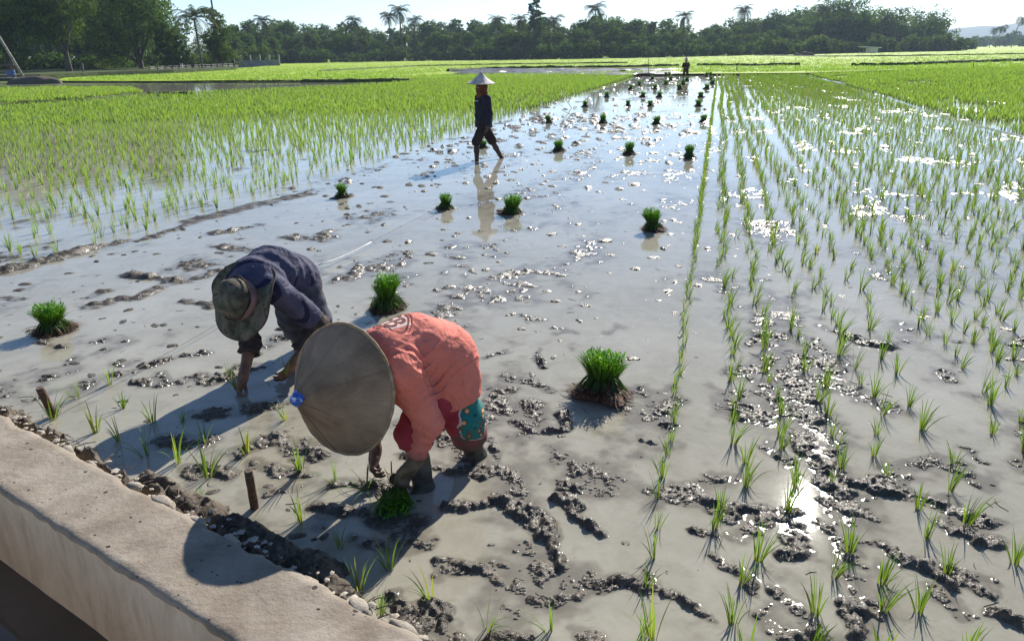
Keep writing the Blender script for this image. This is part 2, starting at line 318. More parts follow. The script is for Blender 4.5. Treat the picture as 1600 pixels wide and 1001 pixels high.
# ------------------------------------------------------------------ terrain, water, wall
WD = np.array([.816, -.578]); WD = WD/np.linalg.norm(WD); WN = np.array([-WD[1], WD[0]])   # wall runs along WD; WN points into the paddy
W_IN, W_OUT, W_TOP = 1.392, 1.058, .20
def wallpt(s, n): return WD*s+WN*n                                                       # s along, n offset
def sheet(name, pts, z, mat, kind='structure'):
    o = obj(name, mesh_np(name, [(p[0], p[1], z) for p in pts], [tuple(range(len(pts)))]), mat); return tag(o, kind=kind)
def build_setting():
    a = wallpt(-60, W_IN-.02); b = wallpt(60, W_IN-.02)
    sheet('paddy_water', [b, (80, 10), (60, 66), (16.4, 61.9), (11.2, 63.4), (-2, 66), (-60, 66), a], 0, M['water'])
    # ground under everything, one sheet on the paddy side of the wall
    sheet('ground', [wallpt(60, W_IN-.02), (3300, -60), (3300, 3300), (-1900, 3300), (-1900, 80), wallpt(-80, W_IN-.02)], -.06, M['ground'])
    # irrigation channel on the near side of the wall
    sheet('canal_water', [wallpt(-60, W_OUT-2.2), wallpt(60, W_OUT-2.2), wallpt(60, W_OUT+.05), wallpt(-60, W_OUT+.05)], -.265, M['canal'])
    bk = MB(); L = []
    for n_, z in ((W_OUT-.92, -.6), (W_OUT-.95, .15), (W_OUT-6, .18)):
        for s in (-60, 60): p = wallpt(s, n_); L.append((p[0], p[1], z))
    bk.add(L, [(0, 1, 3, 2), (2, 3, 5, 4)]); tag(bk.build('canal_bank', M['lifted_cement']), kind='structure')  # unseen near bank; its pale finish is added to bounce light onto the wall
    # concrete channel wall
    root = empty('channel_wall', (0, 0, 0), 'low worn concrete wall between dark canal and muddy paddy', 'wall')
    ss = np.arange(-7, 4, .02); nn = np.linspace(W_OUT, W_IN, 18)
    S, Nn = np.meshgrid(ss, nn, indexing='ij')
    edge = (np.minimum(Nn-W_OUT, W_IN-Nn)/.014).clip(0, 1)
    z = W_TOP-.010*(1-edge)**2*(.6+noise2(S*14, Nn*14, 3))+(fbm2(S*5, Nn*5, 4, 4)-.5)*.014
    wob = (fbm2(S*16, Nn*0, 5, 4)-.5)*.012
    Nw = Nn+np.where(Nn < W_OUT+.05, wob, 0)+np.where(Nn > W_IN-.05, (fbm2(S*7, Nn*0+9, 6, 4)-.5)*.05, 0)
    v = np.stack([S*WD[0]+Nw*WN[0], S*WD[1]+Nw*WN[1], z], -1)
    def gridf(n, m): i = np.arange((n-1)*(m-1)); r = i//(m-1)*m+i % (m-1); return np.stack([r, r+m, r+m+1, r+1], 1)
    sk = v[:, :1].copy(); sk[..., 2] -= .004+.010*noise2(ss*22, ss*0, 8)[:, None]; sk2 = sk.copy(); sk2[..., :2] += WN*.03; v = np.concatenate([sk2, sk, v], 1)
    obj('wall_cap', mesh_np('wall_cap', v.reshape(-1, 3), gridf(S.shape[0], S.shape[1]+2), True), M['concrete'], root)
    zz = np.linspace(W_TOP-.016, -.75, 26); S2, Z2 = np.meshgrid(ss, zz, indexing='ij')
    off = W_OUT+(fbm2(S2*3, Z2*3, 7, 4)-.5)*.012+.014
    v2 = np.stack([S2*WD[0]+off*WN[0], S2*WD[1]+off*WN[1], Z2], -1)
    obj('wall_face', mesh_np('wall_face', v2.reshape(-1, 3), gridf(*S2.shape)[:, ::-1].copy(), True), M['lifted_cement'], root)
    v3 = np.stack([S2*WD[0]+(W_IN-.01)*WN[0], S2*WD[1]+(W_IN-.01)*WN[1], Z2], -1)
    obj('wall_back', mesh_np('wall_back', v3.reshape(-1, 3), gridf(*S2.shape), True), M['lifted_cement'], root)
    # pale stones bedded along the inner edge
    st = [(8, 655, .05), (62, 672, .05), (105, 700, .07), (140, 722, .05), (206, 757, .085), (252, 783, .11), (306, 812, .085), (362, 845, .09), (398, 868, .06), (452, 893, .075),
          (482, 908, .085), (520, 930, .05), (566, 950, .09), (600, 968, .05), (628, 978, .085), (655, 995, .06)]
    stone_lab = {4: 'rounded pale stone against wall beside small rice tufts left of the tall stake', 5: 'biggest pale angular stone on the wall edge left of the stake',
                 6: 'pale stone on wall edge straight below the tall stake', 7: 'pale stone half in the hat shadow that falls across the wall',
                 12: 'white topped stone at wall edge just below the shaded rice tuft', 14: 'long pale stone at the near end of the stone row', 15: 'last pale stone of the row at the bottom edge'}
    for k, (x, y, s) in enumerate(st):
        p = at(x, y, .18); r = np.random.default_rng(k+50)
        me = bpy.data.meshes.new('stone'); import bmesh
        bm = bmesh.new(); bmesh.ops.create_icosphere(bm, subdivisions=3, radius=1)
        cuts = [Vector(r.normal(size=3)).normalized() for _ in range(15)]
        for vv in bm.verts:
            d = 1.
            for c in cuts:
                q = vv.co.dot(c)
                if q > .66: d = min(d, .66/q)
            vv.co = vv.co*d*(1+.12*(float(noise3(np.array(vv.co)*2.2+k)-.5)))
        bm.to_mesh(me); bm.free(); me.polygons.foreach_set('use_smooth', np.ones(len(me.polygons), bool))
        o = obj('stone', me, M['stone']); o.location = (p[0], p[1], .164); o.scale = (s*.78, s*.46, s*.46)
        o.rotation_euler = (r.uniform(-.2, .2), r.uniform(-.2, .2), math.atan2(WD[1], WD[0])+r.uniform(-.4, .4))
        tag(o, stone_lab.get(k, 'small pale stone bedded in soil along the wall edge'), 'stone', 'stones along the wall edge')

MUD_RIDGES = [  # pixel polyline, half width m, height m
    ([(-60, 445), (0, 424), (70, 408), (140, 388)], .15, .09), ([(140, 388), (230, 372), (300, 348)], .09, .03), ([(300, 346), (390, 322), (480, 303)], .17, .05),
    ([(200, 430), (235, 434), (272, 441)], .11, .05), ([(145, 478), (180, 470), (215, 465), (245, 450)], .10, .045), ([(135, 465), (165, 455)], .06, .03),
    ([(330, 366), (400, 352)], .08, .03), ([(340, 385), (420, 395)], .12, .03), ([(285, 558), (325, 551)], .06, .035), ([(230, 574), (262, 562)], .05, .03), ([(66, 532), (80, 541), (98, 545)], .045, .04),
    ([(290, 440), (340, 425)], .09, .03), ([(290, 470), (330, 480)], .05, .025), ([(455, 370), (500, 375), (520, 360)], .12, .03), ([(0, 465), (30, 468)], .06, .03), ([(215, 600), (255, 590)], .05, .02),
    ([(335, 592), (372, 578), (405, 572)], .09, .035), ([(415, 540), (450, 522)], .08, .03), ([(230, 600), (330, 590)], .07, .015), ([(320, 650), (370, 640), (430, 630)], .09, .028),
    ([(250, 690), (320, 690)], .06, .015), ([(375, 705), (430, 690), (480, 700), (490, 715)], .08, .04), ([(400, 725), (470, 738)], .06, .03), ([(430, 765), (480, 750)], .05, .02), ([(300, 735), (350, 745)], .05, .018),
    ([(700, 795), (735, 788), (775, 785), (815, 793), (845, 812), (862, 835), (870, 862), (880, 890)], .05, .06), ([(840, 820), (868, 850)], .05, .05),
    ([(868, 775), (905, 803), (940, 832)], .04, .055), ([(875, 722), (920, 735), (965, 755), (1000, 778)], .085, .014), ([(890, 760), (940, 770)], .06, .014),
    ([(785, 590), (830, 598), (865, 612)], .05, .03), ([(795, 662), (840, 680), (885, 672), (885, 650)], .05, .04), ([(838, 545), (846, 572)], .04, .04), ([(862, 510), (890, 520)], .04, .025), ([(1000, 685), (1018, 692)], .025, .03),
    ([(785, 430), (830, 425), (875, 430)], .09, .03), ([(820, 492), (850, 500)], .05, .03), ([(680, 455), (710, 445)], .04, .03), ([(950, 520), (975, 510)], .04, .02), ([(760, 560), (790, 550)], .04, .025),
    ([(690, 650), (735, 735), (765, 728)], .08, .03), ([(640, 715), (700, 735), (745, 742)], .06, .035), ([(760, 690), (775, 735)], .035, .04), ([(500, 790), (560, 805), (640, 815), (650, 850)], .06, .03), ([(480, 760), (540, 750), (590, 765)], .05, .02),
    ([(560, 845), (620, 860), (660, 850)], .05, .028), ([(615, 925), (640, 960), (660, 1000)], .04, .045), ([(665, 950), (700, 985), (720, 1010)], .045, .05), ([(690, 885), (745, 892)], .04, .035),
    ([(760, 900), (800, 912), (840, 905)], .035, .03), ([(765, 985), (810, 985)], .05, .05), ([(905, 985), (945, 1000)], .05, .04), ([(830, 895), (880, 900)], .03, .03),
    ([(1052, 768), (1090, 775), (1120, 788)], .07, .035), ([(1060, 755), (1140, 748)], .06, .02), ([(1105, 775), (1165, 810)], .05, .02), ([(1140, 800), (1190, 800), (1240, 800), (1255, 820), (1235, 860)], .075, .055), ([(1160, 830), (1210, 815)], .06, .04),
    ([(1108, 868), (1140, 890), (1165, 915)], .04, .05), ([(1060, 930), (1080, 945), (1095, 955)], .04, .05), ([(945, 912), (985, 920), (1025, 915)], .05, .03), ([(1000, 925), (1020, 900)], .04, .03), ([(1095, 830), (1125, 832)], .03, .035),
    ([(1290, 512), (1330, 530), (1385, 545)], .07, .04), ([(1240, 635), (1270, 655)], .05, .04), ([(1210, 580), (1250, 590)], .06, .015), ([(1260, 570), (1300, 585)], .06, .015), ([(1300, 600), (1350, 620), (1385, 640)], .09, .018),
    ([(1260, 705), (1295, 740)], .05, .045), ([(1330, 750), (1400, 765), (1470, 785), (1535, 810)], .07, .055), ([(1400, 740), (1470, 725), (1530, 745)], .08, .03), ([(1290, 815), (1310, 840)], .035, .05), ([(1330, 780), (1375, 810)], .05, .02),
    ([(1370, 850), (1420, 880), (1480, 905)], .055, .05), ([(1490, 890), (1555, 925)], .045, .05), ([(1330, 945), (1355, 990)], .04, .06), ([(1450, 915), (1500, 950)], .05, .045), ([(1215, 930), (1240, 950), (1280, 975)], .05, .045), ([(1240, 975), (1200, 950)], .06, .02),
    ([(1480, 810), (1560, 850)], .06, .04), ([(1560, 960), (1600, 990)], .05, .05), ([(1320, 850), (1345, 880)], .04, .03), ([(1500, 700), (1540, 720)], .04, .03),
    ([(1150, 590), (1200, 560)], .07, .015), ([(1160, 650), (1200, 660)], .07, .02), ([(1205, 700), (1230, 720)], .05, .03),
]
# soil heaped against the wall
SOIL_RIDGES = [([(-60, 622), (0, 636), (60, 664), (120, 690), (200, 745), (300, 798), (400, 860), (520, 922), (620, 975), (700, 1018)], .034, .15), ([(-60, 612), (0, 626), (60, 655)], .05, .09), ([(120, 684), (200, 735)], .04, .08), ([(230, 728), (300, 770), (350, 800)], .085, .12), ([(350, 800), (400, 830), (450, 852), (500, 866)], .10, .15), ([(400, 850), (470, 880), (540, 915)], .08, .15), ([(560, 935), (620, 970), (660, 1010)], .04, .14)]
def seg_field(X, Y, ridges, soil=False):
    H = np.full(X.shape, -1., np.float32); wx = (fbm2(X*7, Y*7, 31, 4)-.5)*.15; wy = (fbm2(X*7+40, Y*7, 32, 4)-.5)*.15
    x0, x1, y0, y1 = X.min(), X.max(), Y.min(), Y.max()
    for px, w, h in ridges:
        P = [at(x, y, .14 if soil else 0.)[:2] for x, y in px]; w = w if soil else w*.78
        if max(p[0] for p in P) < x0-.5 or min(p[0] for p in P) > x1+.5 or max(p[1] for p in P) < y0-.5 or min(p[1] for p in P) > y1+.5: continue
        for a, b in zip(P[:-1], P[1:]):
            lo = np.minimum(a, b)-w*2.2-.12; hi = np.maximum(a, b)+w*2.2+.12
            i0, i1 = np.searchsorted(X[:, 0], [lo[0], hi[0]]); j0, j1 = np.searchsorted(Y[0], [lo[1], hi[1]])
            if i1 <= i0 or j1 <= j0: continue
            x = X[i0:i1, j0:j1]+wx[i0:i1, j0:j1]; y = Y[i0:i1, j0:j1]+wy[i0:i1, j0:j1]; d = b-a; L = d@d+1e-9
            t = (((x-a[0])*d[0]+(y-a[1])*d[1])/L).clip(0, 1)
            D = np.hypot(x-a[0]-t*d[0], y-a[1]-t*d[1])/w
            H[i0:i1, j0:j1] = np.maximum(H[i0:i1, j0:j1], h*(1-D*D*.8))
    return H
def mud_block(x0, x1, y0, y1, dx, dy, seed, ridges, soil=False):
    xs = np.arange(x0, x1, dx); ys = np.arange(y0, y1, dy); X, Y = np.meshgrid(xs, ys, indexing='ij'); X = X.astype(np.float32); Y = Y.astype(np.float32)
    H = seg_field(X, Y, ridges, soil)
    U = X*UV_[0]+Y*UV_[1]; V = X*VV_[0]+Y*VV_[1]
    cl = fbm2(X*21, Y*21, 21, 4, .62); cl2 = 1-2*np.abs(fbm2(X*40, Y*40, 25, 3, .55)-.5)*2; big = fbm2(X*5, Y*5, 27, 3)
    if not soil:
        rows = ((V+.3)/.4).clip(0, 1)
        n1 = fbm2(U*.8+3, V*1.7, 40, 4, .6)
        rnd = (n1-.665-.02*(U < 5)+.045*rows-.065*((U-6)/8).clip(0, 1))*.28
        strip = (n1-.735+.04*(np.abs(V+3.2) < 1.2)*(U > 8))*.25
        H = np.maximum(H, np.where(V > -.45, rnd, strip).clip(-1, .03))
        br = fbm2(X*9.5, Y*9.5, 51, 3); Hb = H+(big-.5)*.045+(cl-.5)*.035+(br-.53)*.10
        Z = np.where(Hb > -.02, -.004+.45*Hb*(.6+.8*big)+(cl-.5)*.036*(Hb/.02+.6).clip(0, 1)+(cl2-.45)*.010-.003, -1); S_ = ((Hb+.05)/.055).clip(0, 1); S_ = S_*S_*(3-2*S_)
    else:
        Z = np.where(H > .0, H*(.5+.6*cl)+(cl2-.4)*.018+(big-.5)*.035+(fbm2(X*70, Y*70, 44, 2)-.5)*.012, -1)
        Z = np.where(X*WN[0]+Y*WN[1] < W_IN-.03, -1, Z); S_ = np.where(Z > -.012, 1., 0.)
    Z = np.where(X*WN[0]+Y*WN[1] < W_IN-.02, -1, Z)
    S_ = np.where(X*WN[0]+Y*WN[1] < W_IN-.02, 0, S_); keepv = (Z > -.012) if soil else (S_ > .008); film = .0003; S_ = np.where(Z > film, np.maximum(S_, (.6+(Z-film)*80).clip(0, 1)), S_*.62)
    if not soil: Z = np.where(X*WN[0]+Y*WN[1] < W_IN-.02, -.02, np.maximum(Z, film))
    n, m = X.shape; i = np.arange((n-1)*(m-1)); r = i//(m-1)*m+i % (m-1); f = np.stack([r, r+m, r+m+1, r+1], 1)
    k = keepv.ravel()[f].any(1); f = f[k]
    Z = np.maximum(Z, -.02)
    v = np.stack([X, Y, Z], -1).reshape(-1, 3); used = np.unique(f); mp = np.zeros(len(v), np.int64); mp[used] = np.arange(len(used))
    return v[used], mp[f], S_.ravel()[used]
def join(parts):
    V = []; Fc = []; b = 0
    for v, f, _ in parts: V.append(v); Fc.append(f+b); b += len(v)
    return np.concatenate(V), np.concatenate(Fc), np.concatenate([p[2] for p in parts])
def build_mud():
    parts = [mud_block(-3.6, 3.9, 1.7, 5.2, .0075, .0075, 1, MUD_RIDGES), mud_block(-5.6, 6.6, 5.2, 9.0, .02, .02, 2, MUD_RIDGES),
             mud_block(-6.5, 13, 9.0, 17, .035, .05, 3, MUD_RIDGES), mud_block(-4, 21, 17, 34, .07, .11, 4, []), mud_block(1, 24, 34, 61, .12, .22, 5, [])]
    # small clods and specks dotted about the puddled strip
    r = np.random.default_rng(5); base = np.array([(1, 0, 0), (0, 1, 0), (-1, 0, 0), (0, -1, 0), (0, 0, 1), (.7, .7, .55), (-.7, .7, .5), (-.7, -.7, .55), (.7, -.7, .5)], float)
    fc = np.array([(0, 5, 4), (5, 1, 4), (1, 6, 4), (6, 2, 4), (2, 7, 4), (7, 3, 4), (3, 8, 4), (8, 0, 4)])
    vs = []; fs = []; b = 0
    for k in range(2700):
        Y = 1.9*(60/1.9)**r.random() if k % 3 else r.uniform(4, 26); u = Y; v = r.uniform(-6.2, 0) if k % 4 else r.uniform(-6.2, 5)
        p = uv2xy(u, v); s = min(.05, .004+.0022*Y)*(.25+r.random()**3*2.2); sc = np.array([s*r.uniform(.8, 1.9), s*r.uniform(.6, 1.2), s*r.uniform(.25, .7)])
        if p@WN < W_IN+.1: continue
        q = base*sc*r.uniform(.75, 1.25, (9, 1)); a = r.uniform(0, 6.28); c, s_ = math.cos(a), math.sin(a)
        q = np.stack([q[:, 0]*c-q[:, 1]*s_+p[0], q[:, 0]*s_+q[:, 1]*c+p[1], q[:, 2]-.001], 1); vs.append(q); fs.append(fc+b); b += 9
    v, f, sw = join(parts)
    o = obj('mud', mesh_np('mud', v, f, True, {'s': sw}), M['mud']); tag(o, 'wet dark mud lumps and ridges standing out of the flooded paddy', 'mud', kind='stuff')
    o2 = obj('mud_specks', mesh_np('mud_specks', np.concatenate(vs), np.concatenate(fs), True, {'s': np.ones(b)}), M['mud']); tag(o2, 'small wet mud clods dotted over the flooded strip', 'mud', kind='stuff')
    m = MB(); r = np.random.default_rng(33)
    for k in range(230):
        Y = 2.+7*r.random()**1.6; q = uv2xy(Y, r.uniform(-5.5, 3.5)); L = r.uniform(.02, .09); a = r.uniform(0, 6.28)
        if q@WN < W_IN+.15: continue
        d = Vector((math.cos(a), math.sin(a), 0))*L*.5; c = Vector((q[0], q[1], .0015)); m.tube([c-d, c+Vector((d.y, -d.x, 0))*r.uniform(-.3, .3), c+d], [.0012, .0016, .0010], 4)
    tag(m.build('floating_straw', M['wood']), 'bits of dead straw and root floating on the muddy water', 'litter', kind='stuff')
    v, f, _ = mud_block(-3.6, 1.0, 1.3, 4.4, .009, .009, 6, SOIL_RIDGES, True)
    r = np.random.default_rng(15); vs = []; fs = []; b = 0
    for k in range(300):
        q = wallpt(r.uniform(-5.5, 1.6), W_IN+.01+abs(r.normal(0, .045))); sz = r.uniform(.004, .014)*(1.6 if r.random() < .1 else 1); qq = base*sz*np.array([1.2, .9, .7])*r.uniform(.7, 1.3, (9, 1)); a = r.uniform(0, 6.28)
        qq = np.stack([qq[:, 0]*math.cos(a)-qq[:, 1]*math.sin(a)+q[0], qq[:, 0]*math.sin(a)+qq[:, 1]*math.cos(a)+q[1], qq[:, 2]+.155+r.uniform(-.03, .03)-.25*max(0, (q@WN)-W_IN-.05)], 1); vs.append(qq); fs.append(fc+b); b += 9
    tag(obj('gravel', mesh_np('gravel', np.concatenate(vs), np.concatenate(fs), True), M['stone']), 'pale grit and mortar crumbs along the wall edge', 'gravel', kind='stuff')
    m = MB()
    for k in range(130):
        q = wallpt(r.uniform(-5, 1.2), W_IN+.02+r.random()*.16); a = r.uniform(0, 6.28); L = r.uniform(.03, .13); zz = .14-.5*max(0, q@WN-W_IN-.05)+r.uniform(-.005, .02); d = Vector((math.cos(a), math.sin(a), r.uniform(-.15, .15)))*L*.5; c = Vector((q[0], q[1], zz))
        m.tube([c-d, c+Vector((0, 0, .006)), c+d], [.002, .0025, .0015], 4)
    tag(m.build('straw_litter', M['wood']), 'dead straw and twigs lying on the soil by the wall', 'litter', kind='stuff')
    tag(obj('soil', mesh_np('soil', v, f, True), M['soil']), 'dark crumbly soil heaped along the wall edge', 'soil', kind='stuff')

# ------------------------------------------------------------------ rice
def blades(base, h, az, lean, w, segs, rng, droop=.35):
    n = len(base); t = np.linspace(0, 1, segs+1)[None, :]
    out = h[:, None]*np.sin(lean)[:, None]*(t*.55+.45*t**2.2); up = h[:, None]*(np.cos(lean)[:, None]*t-droop*np.sin(lean)[:, None]*t**3)
    d = np.stack([np.cos(az), np.sin(az)], 1); pa = az+math.pi/2+rng.uniform(-.9, .9, n); sd = np.stack([np.cos(pa), np.sin(pa)], 1)
    hw = w[:, None]*.5*np.where(t < .25, .75+t, 1-((t-.25)/.75)**2*.96)
    P = np.zeros((n, segs+1, 2, 3), np.float32)
    for k, sg in ((0, -1), (1, 1)):
        P[:, :, k, 0] = base[:, 0, None]+d[:, 0, None]*out+sg*sd[:, 0, None]*hw
        P[:, :, k, 1] = base[:, 1, None]+d[:, 1, None]*out+sg*sd[:, 1, None]*hw
        P[:, :, k, 2] = base[:, 2, None]+up
    i = np.arange(n)[:, None]*(segs+1)*2+np.arange(segs)[None, :]*2
    f = np.stack([i, i+1, i+3, i+2], -1).reshape(-1, 4)
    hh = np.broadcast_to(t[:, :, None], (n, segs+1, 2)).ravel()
    return P.reshape(-1, 3), f, hh, (segs+1)*2
def clumps(pos, H, nb, width, segs, seed, lean=(.08, .5), spread=.02, bias=(0., .1)):
    """pos (n,3), H (n,) -> verts, faces, h, r"""
    r = np.random.default_rng(seed); n = len(pos); N_ = n*nb
    base = np.repeat(pos, nb, 0).astype(float)
    a0 = r.uniform(0, 6.283, N_); rr = spread*np.sqrt(r.random(N_)); base[:, 0] += np.cos(a0)*rr; base[:, 1] += np.sin(a0)*rr
    az = a0+r.uniform(-.7, .7, N_); ln = r.uniform(*lean, N_)
    bx = np.cos(az)*np.sin(ln)+bias[0]+np.repeat(r.normal(0, .1, n), nb); by = np.sin(az)*np.sin(ln)+bias[1]+np.repeat(r.normal(0, .1, n), nb)
    az = np.arctan2(by, bx); ln = np.arcsin(np.hypot(bx, by).clip(0, .93))
    h = np.repeat(H, nb)*r.uniform(.55, 1.05, N_); w = width*r.uniform(.7, 1.25, N_)
    v, f, hh, per = blades(base, h, az, ln, w, segs, r)
    rv = np.repeat(np.repeat(r.random(n), nb)*.7+r.random(N_)*.3, per)
    return v, f, hh, rv
def in_view(P, margin=60):
    q = P-np.array([0, 0, EYE]); w = q@CW; w = np.where(w < .3, 1e9, w)
    x = 800+F*(q@CR)/w; y = 500.5-F*(q@CU)/w
    return (x > -margin) & (x < 1600+margin) & (y > -20) & (y < 1001+margin*1.6) & (w < 1e8)
WALL_TUFTS = [  # pixel base, height m, label
    (122, 622, .17, 'rice tuft leaning left just above the short dark stake'), (172, 600, .17, 'topmost loose rice tuft beside the guide string'), (192, 638, .15, 'slim rice tuft leaning left between string and shadow edge'),
    (238, 660, .19, 'upright bright rice tuft at the tip of the purple worker shadow'), (82, 655, .22, 'rice tuft grown round the foot of the short dark stake'), (150, 675, .19, 'dense rice tuft right of the short stake close to wall'),
    (186, 690, .18, 'long leaning rice tuft at the left end of the dark shadow'), (76, 688, .12, 'small rice tuft against wall stones below the short stake'), (228, 712, .19, 'grey green rice tuft on the shadow border near wall'),
    (278, 722, .2, 'wide rice tuft inside the dark shadow left of the bright one'), (285, 660, .12, 'small shaded rice tuft at the middle of the dark shadow'), (320, 690, .16, 'thin shaded rice tuft right part of the dark shadow'),
    (325, 745, .22, 'big bright rice tuft spreading over shadow above the tall stake'), (385, 708, .17, 'bright rice tuft on mud between shadow and conical hat'), (445, 655, .14, 'yellow green rice tuft beside the blue hat tip'),
    (468, 735, .24, 'tall rice tuft under the conical hat rim with muddy roots'), (522, 755, .15, 'bright rice tuft in front of the glove holding worker'), (470, 815, .17, 'upright bright rice tuft on pale water right of tall stake'),
    (312, 785, .12, 'small rice tuft beside the biggest wall stone'), (532, 855, .13, 'rice tuft inside the hat shadow near soil heap'), (608, 890, .17, 'bright rice tuft at the middle of the red worker shadow'),
    (560, 930, .18, 'thin rice tuft against stones at shadow end'), (672, 940, .17, 'rice tuft leaning right beside a mud lump near wall end'), (760, 985, .16, 'short rice tuft against a glittering mud block at bottom edge'),
    (858, 985, .15, 'lone short rice tuft on clear water near bottom edge'), (1018, 1000, .22, 'tall open rice tuft at the foot of the first row'), (595, 960, .13, 'two bladed rice tuft next to last wall stones'),
    (360, 590, .13, 'rice tuft freshly set beside the purple worker hand')]
def build_rice():
    rng = np.random.default_rng(11); Cl = []   # (x,y,height,zone)
    rows = [(-.12, .19), (.18, .195), (.45, .20), (.70, .20), (.95, .205), (1.16, .3)]+[(1.52+.225*k, .205) for k in range(21)]
    for i, (v, sp) in enumerate(rows):
        u = 2.0+rng.random()*.2
        while u < 64:
            vv = v+(.012 if i == 0 else .04)*rng.normal()+.10*math.sin(u*.33+i)*(0 if i < 1 else .35 if i < 5 else .6)
            if rng.random() > (.03 if i == 0 else .07): Cl.append((u, vv, rng.uniform(.14, .22), 0 if i == 0 else 1))
            u += sp*rng.uniform(.75, 1.25)
    v = 6.55
    while v < 70:
        u = 8+rng.random()*.2
        while u < 78:
            if noise2(np.array([u*.5]), np.array([v*.5]), 3)[0] > .12+.22*max(0, 1-(v-6.5)/5.) and .967*v+.25*u < .76*(u*.967-v*.25)+1: Cl.append((u, v+.03*rng.normal(), rng.uniform(.20, .27), 2))
            u += .25*rng.uniform(.8, 1.2)*(1 if u < 40 else 1.5)
        v += .25 if v < 25 else .4
    v = -6.45
    while v > -62:
        u = 4+rng.random()*.2
        while u < 68:
            x = .2538*u+.967*v; y = .967*u-.2538*v
            if x > -.8*y-1.5 and y > 5.5 and not (y > 57-(.12*(x+26)) and x < -8) and rng.random() < min(1., .55+.45*(u-8)/16)*(.72 if v > -8.5 and u < 40 else 1):
                Cl.append((u, v+.03*rng.normal(), rng.uniform(.20, .29)*(1 if u > 15 else .9), 3))
            u += .24*rng.uniform(.8, 1.2)*(1 if u < 32 else 1.35)
        v -= .24 if v > -22 else .33
    Cl = np.array(Cl); xy = uv2xy(Cl[:, 0], Cl[:, 1]); P = np.concatenate([xy, np.zeros((len(xy), 1))], 1); ok = in_view(P, 90)
    q = P-np.array([0, 0, EYE]); w = q@CW; px = 800+F*(q@CR)/w; py = 500.5-F*(q@CU)/w
    ok &= ~((px < 640) & (py < np.interp(px, [-200, 0, 120, 180, 225, 345, 560, 632], [172, 168, 160, 154, 150, 144, 134, 129])))
    Cl = Cl[ok]; P = P[ok]
    # mud patches and the far end of the strip keep a few gaps
    dist = np.hypot(P[:, 0], P[:, 1]); size = Cl[:, 2]/dist; order = np.argsort(-size); n_ind = 268
    strict = in_view(P, 0); order = np.array([i for i in order if strict[i]]); near = order[:n_ind]
    # individuals: shared meshes
    def variants(n, H, nb, w, seed, mat, lean, bias, segs=5):
        L = []
        for k in range(n):
            vv, f, hh, rv = clumps(np.zeros((1, 3)), np.array([H]), nb+(k % 3)*2, w, segs, seed+k, lean, .014, bias)
            vv[:, 2] -= .012
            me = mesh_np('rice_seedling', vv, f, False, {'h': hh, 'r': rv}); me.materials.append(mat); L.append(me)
        return L
    young = variants(12, .19, 12, .0056, 300, M['seedling'], (.05, .5), (.16, .06)); older = variants(6, .3, 11, .0085, 340, M['crop'], (.05, .38), (-.05, .06))
    loose = variants(8, .19, 9, .0065, 380, M['seedling'], (.1, .6), (-.16, .05))
    first = variants(6, .17, 8, .0056, 320, M['seedling'], (.05, .45), (.06, .08))
    lab = {0: ('young rice seedling in the straight first row bordering the bare strip', 'rice seedlings of the first straight row'),
           1: ('thin young rice seedling in the sparse rows right of the first row', 'rice seedlings in the rows right of the first row'),
           2: ('older rice seedling in the denser plot far right', 'older rice seedlings at right'), 3: ('taller rice seedling standing in the left plot behind the mud bund', 'rice seedlings along the left plot edge')}
    for i in near:
        z = int(Cl[i, 3]); me = {0: first, 1: young, 2: older, 3: older}[z]; m = me[int(rng.integers(len(me)))]
        o = bpy.data.objects.new('rice_seedling', m); C.objects.link(o); o.location = P[i]; o.rotation_euler = (0, 0, rng.uniform(-.5, .5))
        s = Cl[i, 2]/(.19 if z < 2 else .3); o.scale = (s, s, s*rng.uniform(.9, 1.1)); tag(o, lab[z][0], 'rice seedling', lab[z][1])
    for k, (x, y, h, lb) in enumerate(WALL_TUFTS):
        p = at(x, y); o = bpy.data.objects.new('rice_seedling', loose[k % 8]); C.objects.link(o); o.location = p; s = h/.17
        o.rotation_euler = (0, 0, rng.uniform(-.5, .5)+(math.pi*.9 if x > 300 and k % 2 else 0)); o.scale = (s, s, s); tag(o, lb, 'rice seedling', 'loose rice tufts near the wall')
    rest = np.ones(len(P), bool); rest[near] = False
    def mass(name, masks, label, mat):
        vs, fs, hs, rs = [], [], [], []; b = 0
        for msk, nb, w, segs, lean, bias, sd in masks:
            if not msk.any(): continue
            vv, f, hh, rv = clumps(P[msk], Cl[msk, 2], nb, w, segs, sd, lean, .02, bias); vs.append(vv); fs.append(f+b); hs.append(hh); rs.append(rv); b += len(vv)
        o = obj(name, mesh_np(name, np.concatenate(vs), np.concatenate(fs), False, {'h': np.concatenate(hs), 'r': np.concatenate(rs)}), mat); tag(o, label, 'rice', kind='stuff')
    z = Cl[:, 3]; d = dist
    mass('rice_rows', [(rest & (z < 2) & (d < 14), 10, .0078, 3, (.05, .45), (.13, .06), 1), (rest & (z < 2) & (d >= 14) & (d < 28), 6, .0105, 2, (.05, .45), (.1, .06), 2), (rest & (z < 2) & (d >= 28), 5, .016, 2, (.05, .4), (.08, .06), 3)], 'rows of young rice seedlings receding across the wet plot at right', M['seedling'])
    mass('rice_crop', [(rest & (z == 3) & (d < 14), 9, .0085, 3, (.04, .36), (-.05, .05), 4), (rest & (z == 3) & (d >= 14) & (d < 28), 7, .0135, 2, (.04, .4), (-.03, .05), 5), (rest & (z == 3) & (d >= 28), 7, .030, 2, (.05, .5), (0, .05), 6)], 'dense taller green rice filling the left plot', M['crop'])
